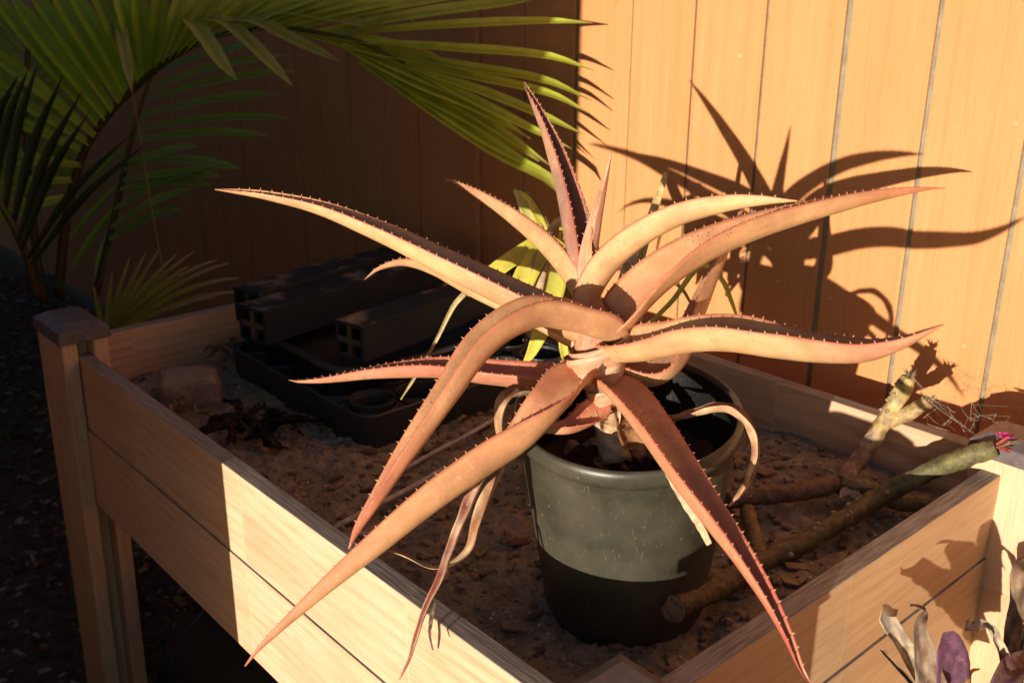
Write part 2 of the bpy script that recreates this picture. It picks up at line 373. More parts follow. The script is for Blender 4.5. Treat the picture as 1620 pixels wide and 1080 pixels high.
# short side beside the dried bromeliad
board((-.482, .565, .642), (-.457, 1.275, TOP), WY)
board((-.480, .565, .480), (-.455, 1.275, .6395), WY)
mb = MB(); mb.box((-1.774, .537, .47), (-.483, 1.317, .4795)); mb.build('floor_panel', WX, pl)
def post(x0, x1, y0, y1, lean=(0, 0), dz=0.0):
    # two uprights with a slot for the board between them, under one cap
    ym = (y0+y1)/2
    mb = MB(); h = .795+dz
    def up(ya, yb):
        vs = []
        for z in (0, h):
            kx = lean[0]*(1-z/h); ky = lean[1]*(1-z/h)
            vs += [(x0+kx, ya+ky, z), (x1+kx, ya+ky, z), (x1+kx, yb+ky, z), (x0+kx, yb+ky, z)]
        mb.add(vs, [(3,2,1,0),(4,5,6,7),(0,1,5,4),(1,2,6,5),(2,3,7,6),(3,0,4,7)])
    up(y0, ym-.0135); up(ym+.0135, y1)
    x1i = x1-.03; x0i = x0+.03
    vs = []
    for z in (0.002, h-.003):
        kx = lean[0]*(1-z/h); ky = lean[1]*(1-z/h)
        vs += [(x0i+kx, ym-.013+ky, z), (x1i+kx, ym-.013+ky, z), (x1i+kx, ym+.013+ky, z), (x0i+kx, ym+.013+ky, z)]
    mb.add(vs, [(3,2,1,0),(4,5,6,7),(0,1,5,4),(1,2,6,5),(2,3,7,6),(3,0,4,7)])
    p = mb.build('post', WZ, pl, bevel=.002)
    c = MB(); e = .005; zb, zt, zp = .782+dz, .802+dz, .813+dz
    c.add([(x0-e, y0-e, zb), (x1+e, y0-e, zb), (x1+e, y1+e, zb), (x0-e, y1+e, zb), (x0-e+.002, y0-e+.002, zt), (x1+e-.002, y0-e+.002, zt), (x1+e-.002, y1+e-.002, zt), (x0-e+.002, y1+e-.002, zt),
           (x0+.016, y0+.016, zp), (x1-.016, y0+.016, zp), (x1-.016, y1-.016, zp), (x0+.016, y1-.016, zp)],
          [(3,2,1,0),(0,1,5,4),(1,2,6,5),(2,3,7,6),(3,0,4,7),(4,5,9,8),(5,6,10,9),(6,7,11,10),(7,4,8,11),(8,9,10,11)])
    c.build('post_cap', M_CAP, p, bevel=.0015)
post(-1.800, -1.676, .484, .562, (-.045, .0), .012)
post(-.503, -.376, .497, .580, dz=-.010)
post(-.500, -.376, 1.262, 1.340)
post(-1.800, -1.676, 1.285, 1.363)

def soilz(x, y):
    p = Vector((x, y, 0))
    z = .670 + .010*noise.noise(p*5) + .010*noise.noise(p*14) + .006*noise.noise(p*38) + .004*noise.noise(p*85) + .003*noise.noise(p*170)
    z += .010*math.exp(-((y-1.318)/.12)**2) - .031*math.exp(-((x+.66)**2+(y-.74)**2)/.19**2)
    return z
mb = MB(); NX, NY = 330, 200; X0, X1, Y0, Y1 = -1.7765, -.4825, .5365, 1.3175
for j in range(NY+1):
    for i in range(NX+1):
        x = lerp(X0, X1, i/NX); y = lerp(Y0, Y1, j/NY); mb.v.append(Vector((x, y, soilz(x, y)))); mb.c.append(None)
for j in range(NY):
    for i in range(NX):
        a = j*(NX+1)+i; mb.f.append((a, a+1, a+NX+2, a+NX+1))
o = mb.build('soil', M_SOIL, smooth=True, kind='structure'); o['label'] = 'dry brown soil filling the raised planter'; o['category'] = 'soil'
def lump(mb, c, r, sq=1.0, col=None, seed=0, sub=0):
    t = (1+5**.5)/2
    vs = [(-1,t,0),(1,t,0),(-1,-t,0),(1,-t,0),(0,-1,t),(0,1,t),(0,-1,-t),(0,1,-t),(t,0,-1),(t,0,1),(-t,0,-1),(-t,0,1)]
    fs = [(0,11,5),(0,5,1),(0,1,7),(0,7,10),(0,10,11),(1,5,9),(5,11,4),(11,10,2),(10,7,6),(7,1,8),(3,9,4),(3,4,2),(3,2,6),(3,6,8),(3,8,9),(4,9,5),(2,4,11),(6,2,10),(8,6,7),(9,8,1)]
    out = []
    for q in vs:
        q = Vector(q).normalized(); k = r*random.uniform(.7, 1.2); out.append(c + Vector((q.x*k, q.y*k, q.z*k*sq)))
    mb.add(out, fs, col)
# pebbles, clods, bark flakes and white grains on the soil
mb = MB()
for i in range(3800):
    x = random.uniform(X0+.01, X1-.01); y = random.uniform(Y0+.01, Y1-.01)
    r = random.choice([.0012, .0015, .002, .0025, .003, .004, .006]) * random.uniform(.7, 1.2)
    g = random.choice([(.25, .16, .105), (.2, .125, .08), (.3, .2, .13), (.15, .095, .06), (.28, .24, .2), (.6, .55, .48) if r < .003 else (.24, .15, .1)])
    lump(mb, Vector((x, y, soilz(x, y)+r*.3)), r, .75, g)
for i in range(1300):
    x = random.uniform(X0+.012, X1-.012); y = random.uniform(Y0+.012, Y1-.012); r = random.choice([.002, .0025, .003, .003, .004, .005, .007])*random.uniform(.7, 1.15)
    g = random.choice([(.27, .2, .14), (.22, .16, .11), (.32, .245, .175), (.18, .13, .09)])
    lump(mb, Vector((x, y, soilz(x, y)+r*.15)), r, .7, g)
o = mb.build('pebbles', M_BIT, kind='stuff'); tag(o, 'small pebbles and soil crumbs strewn over the planter soil', 'pebbles')
mb = MB()
for i in range(520):
    x = random.uniform(X0+.03, X1-.03); y = random.uniform(Y0+.03, Y1-.03); z = soilz(x, y)+.002
    a = random.uniform(0, 6.3); L = random.uniform(.006, .03); g = random.choice([(.12, .07, .045), (.22, .15, .09), (.06, .035, .025), (.3, .22, .14)])
    d = Vector((math.cos(a), math.sin(a), random.uniform(-.15, .3))).normalized(); sd = d.cross(Vector((0, 0, 1))).normalized()
    if i % 3:
        wv = random.uniform(.0006, .0014); tube([(Vector((x, y, z)), wv), (Vector((x, y, z))+d*L*.5+sd*L*random.uniform(-.2, .2), wv), (Vector((x, y, z))+d*L, wv*.5)], 4, 4, mb=mb, colfn=lambda t, th, g=g: g)
    else:
        W = L*random.uniform(.15, .4); p0 = Vector((x, y, z+.002)); u_ = Vector((0, 0, .0015))
        q = [p0-d*L*.5-sd*W, p0+d*L*.5-sd*W*.5, p0+d*L*.5+sd*W, p0-d*L*.5+sd*W*.6]
        mb.add([v_-u_ for v_ in q]+[v_+u_ for v_ in q], [(3,2,1,0),(4,5,6,7),(0,1,5,4),(1,2,6,5),(2,3,7,6),(3,0,4,7)], g)
o = mb.build('twigs', M_BIT, kind='stuff'); tag(o, 'tiny twigs and bark flakes littering the planter soil', 'twigs')

# ------------------------------------------------------------------ nursery pot with the aloe
PA = Vector((.080, -.130, 1)).normalized(); PB = Vector((-.709, .819, .640)); PH = .280; RB, RT = .096, .1245
def pr_(h): return lerp(RB, RT, h/PH)
pot = thing('nursery_pot', 'round black plastic nursery pot holding the red aloe, its upper half sunlit', 'pot', PB)
prof = [(.0, -.012), (RB-.01, -.012), (RB-.002, -.006), (pr_(.02), .02)] + [(pr_(h), h) for h in (.05, .1, .15, .2, .245)] + [(pr_(.255), .256), (pr_(.258)+.001, .259)]
lathe(prof, PB, PA, 96).build('body', M_POT, pot, smooth=True)
rim = [(pr_(.258)-.0005, .258), (RT+.0025, .262), (RT+.0045, .268), (RT+.0045, .276), (RT+.003, .281), (RT+.0, .283), (RT-.003, .281), (RT-.0045, .276), (RT-.005, .262)]
lathe(rim, PB, PA, 96).build('rim', M_POT, pot, smooth=True)
inner = [(RT-.0045, .277), (pr_(.24)-.004, .24), (pr_(.16)-.004, .16), (pr_(.09)-.004, .09), (0, .09)]
lathe(inner, PB, PA, 96).build('inner_wall', M_POTIN, pot, smooth=True)
mb = MB(); e1 = PA.orthogonal().normalized(); e2 = PA.cross(e1); SH = .195
N1, N2 = 14, 48; idx = []
for j in range(N1+1):
    rr = (pr_(SH)-.0035)*j/N1
    for i in range(N2):
        th = 2*math.pi*i/N2; q = PB + PA*SH + (e1*math.cos(th)+e2*math.sin(th))*rr
        q = q + PA*(.012*noise.noise(q*25)+.008*noise.noise(q*70)); mb.v.append(q); mb.c.append(None)
for j in range(N1):
    for i in range(N2):
        k = (i+1) % N2; mb.f.append((j*N2+i, j*N2+k, (j+1)*N2+k, (j+1)*N2+i))
mb.build('potting_soil', M_PSOIL, pot, smooth=True)
for i in range(16):      # dead leaf litter in the pot
    th = random.uniform(0, 6.3); rr = random.uniform(.01, .085); q = PB + PA*(SH+.006) + (e1*math.cos(th)+e2*math.sin(th))*rr
    a = random.uniform(0, 6.3); d = (e1*math.cos(a)+e2*math.sin(a)); L = random.uniform(.02, .05)
    g = random.choice([(.10, .06, .04), (.16, .11, .08), (.07, .045, .03), (.2, .16, .13)])
    mb, _ = strap([(q, .012, PA, 30), (q+d*L*.5+PA*random.uniform(.003, .016), .018, PA, 40), (q+d*L, .003, PA, 20)], 8, 5, .0012, lambda t, u, s, g=g: g, .15, seed=i)
    mb.build('leaf_litter', M_DRY, pot, smooth=True)

aloe = thing('aloe_plant', 'large aloe with long curling salmon-red toothed leaves growing in the black pot', 'aloe', at(972, 724, 1.134))
SAL = (.62, .315, .155); RED = (.54, .17, .095); PEA = (.60, .335, .165); OLI = (.17, .14, .055); PUR = (.20, .10, .085); GRN = (.26, .25, .09)
def aloe_col(base, tip, chan):
    def f(t, u, side):
        c = mix(base, tip, min(1, max(0, (t-.45)/.55))**1.4)
        if side > 0: c = mix(c, chan, .5*(1-abs(u)**3))
        else: c = mix(c, (.55, .46, .17), .38*max(0, 1-abs(u)*2.2))
        g_ = noise.noise(Vector((u*1.1+base[0]*31, t*5.5, base[1]*77+tip[0]*13)))
        c = mix(c, (.64, .38, .18), min(.4, max(0, g_*1.1))); c = mix(c, (.50, .20, .11), min(.35, max(0, -g_*.8)))
        c = tuple(x_*(1+.16*noise.noise(Vector((u*7+base[0]*9, t*16, 3.3)))) for x_ in c)
        if abs(u) > .93: c = mix(c, (.45, .09, .06), .6)
        return c
    return f
def aloe_leaf(path, base=SAL, tip=RED, chan=OLI, thick=.0085, teeth=True, n=56, tt=.97, label=None, tlen=.0027, jit=0.0, k=1.0):
    ctrl = [(at(p[0], p[1], p[2]), p[3]*k*(.42 if i == 0 else 1)*(1-.30*max(0, i/(len(path)-1)-.4)/.6)/1000, cs(p[4]), p[5]) for i, p in enumerate(path)]
    n = int(n*1.5); mb, mg = strap(ctrl, n, 15, thick, aloe_col(base, tip, chan), jit, seed=len(path)+path[0][0])
    lf = mb.build('leaf', M_ALOE, aloe, smooth=True, label=label)
    if teeth:
        tb = MB()
        for side in mg:
            acc = random.uniform(0, .01)
            for j in range(int(n*.06)+1, int(n*tt)):
                a, T, out, wd = side[j]; b = side[j+1][0]; seg = (b-a).length; acc += seg
                while acc > .0125:
                    acc -= .0125*random.uniform(.85, 1.2)
                    q = b - (b-a)*min(1, acc/max(seg, 1e-6)); h = tlen*random.uniform(.75, 1.15)*min(1, .45+wd/.03); w2 = .0008
                    up = T.cross(out).normalized()
                    tb.add([q-T*w2*1.5-out*.0006, q+T*w2*1.2-out*.0006, q+up*w2-out*.0006, q-up*w2-out*.0006, q+out*h+T*h*.35], [(0,2,4),(2,1,4),(1,3,4),(3,0,4)], [(.55, .22, .13)]*4+[(.66, .38, .24)])
        tb.build('marginal_teeth', M_BIT, lf, kind='stuff')
    return lf
# each row: picture x, y, depth m, width mm, upper-side normal (right, up, toward viewer), fold deg
U = (0, 1, .35)
aloe_leaf([(985,535,1.125,58,(0.5,0.8,0.25),56),(950,525,1.1,66,(0.1,1,0.26),58),(900,512,1.07,68,(-0.1,1,0.42),62),(845,508,1.04,66,(-0.3,1,0.42),64),(775,548,1.0,58,(-0.62,0.8,0.42),66),(712,630,0.97,48,(-0.78,0.6,0.42),67),(650,715,0.95,38,(-0.8,0.55,0.42),66),(600,790,0.935,27,(-0.85,0.5,0.42),66),(568,838,0.928,17,(-0.88,0.45,0.42),66),(552,868,0.925,3,(-0.9,0.4,0.42),55)], SAL, RED, (.12,.10,.045), k=0.98)
aloe_leaf([(950,548,1.145,58,(0.2,1,0.3),55),(880,515,1.135,64,(0.1,1,0.34),56),(800,475,1.14,62,(0.25,0.9,0.36),58),(710,430,1.15,54,(0.3,0.9,0.38),60),(610,378,1.17,42,(0.25,0.9,0.42),62),(510,335,1.185,31,(0.2,0.95,0.46),64),(420,312,1.2,21,(0.1,1,0.5),60),(370,304,1.206,13,(0,1,0.5),50),(340,300,1.208,3,(0,1,0.4),40)], PEA, SAL, PUR, k=1.02)
aloe_leaf([(945,600,1.13,52,(-.3,.6,.7),50),(912,602,1.09,58,(-.4,.5,.8),46),(880,640,1.05,60,(-.5,.5,.75),46),(835,695,1.02,60,(-.7,.65,.15),55),(770,740,.99,56,(-.45,.8,-.3),64),(690,795,.955,47,(-.4,.75,-.5),70),(600,865,.93,37,(-.4,.75,-.5),74),(520,930,.915,27,(-.45,.75,-.4),74),(450,990,.905,17,(-.5,.8,-.2),66),(412,1025,.90,10,(-.5,.8,-.2),60),(388,1053,.898,3,(-.5,.8,-.2),50)], (.70,.34,.165), (.52,.20,.11), (.50,.17,.12), k=1.02)
aloe_leaf([(945,600,1.115,50,(.3,.6,.7),40),(975,620,1.085,58,(.45,.5,.8),38),(1015,670,1.04,62,(.55,.4,.8),40),(1060,735,.99,54,(.55,.35,.8),48),(1110,805,.945,44,(.5,.3,.8),58),(1160,870,.90,34,(.45,.25,.85),66),(1210,945,.86,25,(.4,.2,.9),72),(1245,1010,.835,16,(.4,.2,.9),70),(1265,1055,.822,9,(.4,.2,.9),60),(1281,1080,.818,3,(.4,.2,.9),50)], (.54,.235,.13), (.42,.05,.05), (.22,.085,.06), k=1.0)
aloe_leaf([(965,553,1.135,48,(-0.2,1,0.35),52),(985,560,1.1,56,(-0.25,0.9,0.42),54),(1040,556,1.06,60,(-0.2,0.95,0.44),56),(1100,545,1.02,60,(-0.05,0.98,0.46),58),(1160,545,0.985,58,(0.05,1,0.46),60),(1230,556,0.95,52,(0.12,1,0.42),62),(1300,563,0.905,44,(0.1,1,0.36),64),(1370,562,0.865,33,(-0.05,1,0.34),66),(1430,545,0.83,20,(-0.2,1,0.3),62),(1470,525,0.808,10,(-0.3,1,0.3),50),(1492,514,0.798,3,(-0.3,1,0.3),40)], PEA, (.40,.12,.09), OLI, k=1.2)
aloe_leaf([(962,540,1.155,50,(-0.3,0.6,0.6),50),(985,510,1.12,62,(-0.5,0.6,0.6),45),(1040,455,1.12,68,(-0.5,0.7,0.5),50),(1110,408,1.13,66,(-0.4,0.85,0.34),56),(1190,372,1.15,56,(-0.3,0.95,0.24),62),(1270,345,1.175,44,(-0.2,1,0.18),68),(1350,322,1.2,33,(-0.15,1,0.14),72),(1420,307,1.225,22,(-0.1,1,0.1),66),(1465,300,1.24,11,(-0.05,1,0.1),56),(1494,298,1.25,3,(0,1,0.1),40)], PEA, (.46,.17,.09), (.34,.14,.09), k=1.14)
aloe_leaf([(935,545,1.14,40,(-.8,.3,.0),60),(935,480,1.13,56,(-.9,.3,-.1),58),(965,425,1.105,60,(-.75,.7,-.15),58),(1015,380,1.07,54,(-.55,.85,-.12),62),(1080,345,1.03,45,(-.35,.95,-.1),68),(1150,327,.995,34,(-.15,1,-.05),74),(1210,320,.968,21,(0,1,.05),70),(1262,318,.947,3,(.05,1,.05),40)], PEA, SAL, OLI, k=1.0)
aloe_leaf([(925,520,1.15,40,(.5,.2,.9),70),(915,440,1.165,58,(.55,.1,.85),75),(905,375,1.19,56,(.58,.1,.85),76),(890,300,1.225,45,(.58,.1,.85),76),(868,225,1.265,33,(.58,.1,.85),76),(845,168,1.295,19,(.58,.1,.85),74),(828,129,1.317,3,(.35,.1,1),40)], (.30,.17,.135), (.42,.20,.13), (.06,.06,.035), k=1.05)
aloe_leaf([(935,520,1.14,34,(-.8,0,.3),60),(935,430,1.13,34,(-.8,0,.35),62),(948,345,1.115,25,(-.8,0,.4),66),(958,295,1.107,17,(-.8,0,.4),66),(968,240,1.10,3,(-.8,0,.4),40)], (.46,.27,.17), (.44,.18,.12), GRN, .006, k=1.0)
aloe_leaf([(928,500,1.12,22,(.8,0,.3),60),(930,430,1.115,22,(.8,0,.3),62),(936,358,1.11,3,(.8,0,.3),40)], SAL, RED, GRN, .005, k=1.0)
aloe_leaf([(945,540,1.14,40,(.4,.7,.1),55),(918,470,1.15,48,(.6,.7,.05),55),(880,412,1.195,48,(.6,.75,.0),58),(825,358,1.275,37,(.5,.85,.02),66),(765,315,1.355,25,(.4,.9,.15),70),(725,293,1.415,14,(.4,.9,.2),60),(706,284,1.445,7,(.4,.9,.2),40)], PEA, (.46,.23,.15), PUR, k=1.06)
aloe_leaf([(955,595,1.14,46,(0,1,0.4),48),(870,605,1.15,50,(0,1,0.4),48),(780,598,1.17,48,(0,1,0.42),50),(690,588,1.2,40,(0.05,1,0.4),56),(600,592,1.24,29,(0.1,1,0.34),62),(520,602,1.285,18,(0.1,1,0.3),60),(475,604,1.31,10,(0.1,1,0.3),50),(457,601,1.32,3,(0.1,1,0.3),40)], (.46,.17,.11), (.50,.22,.13), (.30,.06,.05), k=1.08)
aloe_leaf([(940,560,1.16,44,(.1,1,.2),55),(850,510,1.18,48,(.2,1,.15),55),(750,462,1.22,42,(.2,1,.1),60),(690,430,1.26,32,(0,1,.05),66),(640,417,1.30,22,(-.3,1,.05),66),(600,426,1.33,12,(-.5,.9,.05),60),(577,442,1.345,3,(-.6,.8,.05),40)], PEA, (.46,.2,.12), PUR, k=1.0)
aloe_leaf([(960,575,1.145,44,(.2,1,.3),50),(1000,595,1.13,50,(.1,1,.35),50),(1040,598,1.125,48,(-.3,.9,.4),52),(1076,568,1.14,44,(-.8,.45,.4),55),(1100,510,1.17,40,(-.9,.2,.35),60),(1125,450,1.21,33,(-.9,.2,.35),66),(1152,390,1.255,22,(-.9,.2,.35),66),(1172,340,1.29,12,(-.9,.2,.3),60),(1186,308,1.31,3,(-.9,.2,.3),40)], (.48,.28,.15), (.36,.13,.10), PUR, k=1.02)
# short withered lower leaf and the clasping bases
aloe_leaf([(950,625,1.12,34,(.2,.6,.7),35),(940,655,1.10,36,(0,.7,.7),35),(905,680,1.085,32,(-.2,.9,.4),50),(865,683,1.075,22,(-.2,1,.3),60),(838,676,1.07,5,(-.2,1,.3),50)], (.46,.17,.11), (.6,.36,.22), RED, .004, True, 30, k=1.1)
sheath = lambda t, th: mix((.50, .255, .15), (.58, .36, .23), .5+.5*math.sin(th*2+t*4))
tube([(at(975,728,1.134), .0185), (at(968,700,1.134), .0172), (at(962,670,1.134), .0165), (at(955,630,1.134), .018), (at(946,580,1.134), .022), (at(938,520,1.134), .022), (at(932,470,1.134), .012)], 30, 20, .12, 3,
     lambda t, th: mix((.42, .36, .26), (.45, .22, .13), min(1, max(0, (t-.28)*9)))).build('stem', M_BARK, aloe, smooth=True)
for (x, y, x2, y2, ra, rb, sd) in ((958,618,946,578,.0205,.0330,1),(962,604,938,574,.0240,.0340,2),(952,588,940,552,.0300,.0385,3),(957,566,948,540,.0310,.0380,4),(962,640,955,612,.0175,.0225,5)):
    A_ = at(x, y, 1.122); B_ = at(x2, y2, 1.118)
    tube([(A_, ra*.94), (lerp(A_, B_, .15), ra), (lerp(A_, B_, .6), (ra+rb)/2), (lerp(A_, B_, .9), rb), (B_, rb*.93)], 10, 28, .10, sd, sheath, cap=False).build('leaf_base', M_ALOE, aloe, smooth=True)
# dead dried leaves hanging from the aloe
TAN = (.62, .46, .28); BRN = (.22, .09, .05)
def dry(path, a=TAN, b=BRN, seed=0, n=36, nu=7):
    ctrl = [(at(p[0], p[1], p[2]), p[3]/1000, cs(p[4]), p[5]) for p in path]
    f = lambda t, u, s: mix(a, b, min(1, max(0, .35+1.1*noise.noise(Vector((u*1.2+seed, t*9, seed*2.0))) + (.35 if s > 0 else -.2))))
    mb, mg = strap(ctrl, n, nu, .0014, f, .10, seed=seed)
    return mb.build('dried_leaf', M_DRY, aloe, smooth=True, label='withered tan and brown dead leaf')
dry([(845,625,1.09,20.8,(0,1,.3),30),(822,622,1.075,28.6,(0,1,.5),40),(802,640,1.06,28.6,(-.8,.4,.5),45),(795,672,1.06,23.4,(-.9,0,.5),40),(800,705,1.06,18.2,(-.8,0,.5),30),(795,745,1.055,15.6,(-.8,0,.5),40),(772,790,1.05,19.5,(-.7,0,.7),50),(757,830,1.045,18.2,(-.7,0,.7),50),(745,868,1.04,13.0,(-.6,.3,.7),50),(715,893,1.03,9.1,(0,.9,.4),50),(680,899,1.02,7.8,(0,1,.4),50),(640,880,1.01,6.5,(0,1,.4),40),(602,866,1.0,3.2,(0,1,.4),20)], TAN, (.30,.13,.06), 1, 60)
dry([(800,705,1.04,15.6,(-.5,.2,.8),40),(768,748,1.02,19.5,(-.5,.2,.8),60),(740,810,1.005,19.5,(-.6,.2,.8),70),(718,865,.995,16.9,(-.6,.2,.8),75),(700,915,.985,15.6,(-.6,.2,.8),75),(675,965,.975,11.7,(-.6,.2,.8),75),(660,1010,.97,9.1,(-.6,.2,.8),70),(650,1040,.965,6.5,(-.6,.2,.8),60),(632,1075,.96,3.2,(-.6,.2,.8),40)], (.68,.50,.33), (.28,.08,.06), 2, 60)
dry([(690,950,.98,7.8,(-.5,.2,.8),50),(683,985,.972,6.5,(-.5,.2,.8),50),(681,1005,.97,3.9,(-.5,.2,.8),40),(685,1028,.968,2.0,(-.5,.2,.8),20)], (.30,.22,.14), (.06,.03,.025), 3, 20)
dry([(1000,660,1.11,11.7,(0,1,.5),30),(1045,668,1.09,16.9,(0,1,.4),45),(1095,660,1.07,20.8,(0,1,.35),55),(1140,650,1.055,26.0,(.2,1,.35),55),(1172,665,1.045,26.0,(.8,.6,.4),55),(1187,700,1.04,23.4,(.95,.1,.4),60),(1182,745,1.035,20.8,(.95,-.2,.4),60),(1166,780,1.03,14.3,(.9,-.3,.4),50),(1152,800,1.028,5.2,(.9,-.3,.4),40)], (.58,.38,.22), (.24,.06,.04), 4, 60)
dry([(1058,745,1.005,10.4,(-.6,-.4,.6),40),(1085,790,.985,13.0,(-.6,-.4,.6),40),(1108,825,.97,13.0,(-.6,-.4,.6),40),(1124,860,.96,9.1,(-.6,-.4,.6),30)], (.70,.55,.36), (.5,.36,.22), 5, 24)
dry([(985,655,1.11,26.0,(.3,.3,.9),30),(995,690,1.095,33.8,(.2,.2,.9),40),(1005,712,1.09,28.6,(.2,.2,.9),40),(1000,720,1.09,7.8,(.2,.2,.9),30)], (.40,.20,.09), (.20,.08,.04), 6, 20)
dry([(955,650,1.12,39.0,(0,.6,.8),60),(962,668,1.112,44.2,(0,.4,.9),70),(958,684,1.11,18.2,(0,.2,.9),60)], (.68,.52,.33), (.4,.24,.13), 7, 16)
dry([(900,640,1.10,15.6,(0,1,.3),30),(880,650,1.09,23.4,(0,1,.5),40),(862,662,1.085,18.2,(0,1,.5),40),(850,672,1.08,5.2,(0,1,.5),40)], (.22,.17,.12), (.09,.06,.045), 8, 16)

# ------------------------------------------------------------------ black cell tray, tub and long tree pots
TX0, TX1, TY0, TY1, TZ0, TZ1 = -1.685, -1.222, .780, 1.245, .664, .724
tray = thing('cell_tray', 'square black plastic nursery tray with round cup cells lying on the soil', 'plant tray', ((TX0+TX1)/2, (TY0+TY1)/2, TZ0))
mb = MB(); NC = 5; cw = (TX1-TX0)/NC; chh = (TY1-TY0)/NC
bev = .028
def rrect(x0, x1, y0, y1, r, z, k=6):
    out = []
    for cx_, cy_, a0 in ((x1-r, y1-r, 0), (x0+r, y1-r, 90), (x0+r, y0+r, 180), (x1-r, y0+r, 270)):
        for i in range(k+1):
            a = RAD(a0+90*i/k); out.append(Vector((cx_+r*math.cos(a), cy_+r*math.sin(a), z)))
    return out
def loft(loops, mb=None, close=True):
    mb = mb or MB(); st = []
    for L in loops: st.append(len(mb.v)); mb.add(L, [])
    m = len(loops[0])
    for j in range(len(loops)-1):
        for i in range(m):
            k = (i+1) % m; mb.f.append((st[j]+i, st[j]+k, st[j+1]+k, st[j+1]+i))
    return mb, st
mb, st = loft([rrect(TX0+.004, TX1-.004, TY0+.004, TY1-.004, bev, TZ0), rrect(TX0, TX1, TY0, TY1, bev, TZ1), rrect(TX0+.003, TX1-.003, TY0+.003, TY1-.003, bev-.002, TZ1+.002), rrect(TX0+.006, TX1-.006, TY0+.006, TY1-.006, bev-.004, TZ1-.001), rrect(TX0+.008, TX1-.008, TY0+.008, TY1-.008, bev-.004, TZ0+.004)])
mb.f.append(tuple(st[4]+i for i in range(28)))
mb.build('skirt', M_TRAY, tray)
seg = 24
for a in range(NC):
    for b in range(NC):
        c = Vector((TX0+cw*(a+.5), TY0+chh*(b+.5), 0)); R_ = cw*.42; mb = MB()
        sq = []; ci = []
        for i in range(seg):
            th = 2*math.pi*(i+.5)/seg; dx, dy = math.cos(th), math.sin(th); k = 1/max(abs(dx), abs(dy))
            lim = .498 if not ((a in (0, NC-1)) and (b in (0, NC-1))) else .46
            sq.append(c+Vector((dx*k*cw*lim, dy*k*chh*lim, TZ1-.0015))); ci.append(c+Vector((dx*R_, dy*R_, TZ1-.0015)))
        lo2 = [c+(q-c)*.9 for q in ci]; lo2 = [Vector((q.x, q.y, TZ0+.006)) for q in lo2]
        lip = [Vector((c.x+(q.x-c.x)*.985, c.y+(q.y-c.y)*.985, TZ1+.001)) for q in ci]
        mb, st = loft([sq, ci, lip, [Vector((c.x+(q.x-c.x)*.96, c.y+(q.y-c.y)*.96, TZ1)) for q in ci], lo2])
        mb.f.append(tuple(st[4]+i for i in range(seg)))
        mb.build('cup', M_TRAY, tray)
# a loose round pot seated in the front cup
c = Vector((TX1-cw*.5-.005, TY0+chh*.5+.002, TZ0+.012)); rp = thing('round_liner_pot', 'small black round pot seated in the corner cup of the tray', 'pot', c)
lathe([(.0, 0), (.030, 0), (.0352, .052), (.0375, .053), (.0375, .058), (.0345, .058), (.0335, .05), (.029, .012), (0, .012)], c, (0, 0, 1), 40).build('body', M_TRAY, rp, smooth=False)
for k in range(5):
    a = k*1.25+.4; p0 = c+Vector((0, 0, .015)); tube([(p0+Vector((math.cos(a)*.029, math.sin(a)*.029, .0)), .003), (p0+Vector((math.cos(a)*.012, math.sin(a)*.012, .012)), .003), (p0+Vector((0, 0, .016)), .003)], 6, 6).build('drain_rib', M_TRAY, rp, smooth=True)
# tub
ux0, ux1, uy0, uy1, uz = -1.66, -1.312, .81, 1.22, .7655
tub = thing('rounded_tub', 'shallow black plastic tub with rounded corners resting on the cell tray', 'tub', ((ux0+ux1)/2, (uy0+uy1)/2, TZ1))
def rr(i, r, z): return rrect(ux0+i, ux1-i, uy0+i, uy1-i, r, z, 8)
mb, st = loft([rr(.016, .05, TZ1+.0015), rr(.006, .06, uz-.005), rr(-.008, .072, uz-.006), rr(-.011, .075, uz-.002), rr(-.008, .072, uz+.002), rr(.002, .064, uz+.003), rr(.008, .058, uz-.002), rr(.02, .048, TZ1+.005)])
mb.f.append(tuple(st[0]+i for i in range(36))[::-1]); mb.f.append(tuple(st[7]+i for i in range(36)))
mb.build('shell', M_TRAY, tub, smooth=True)
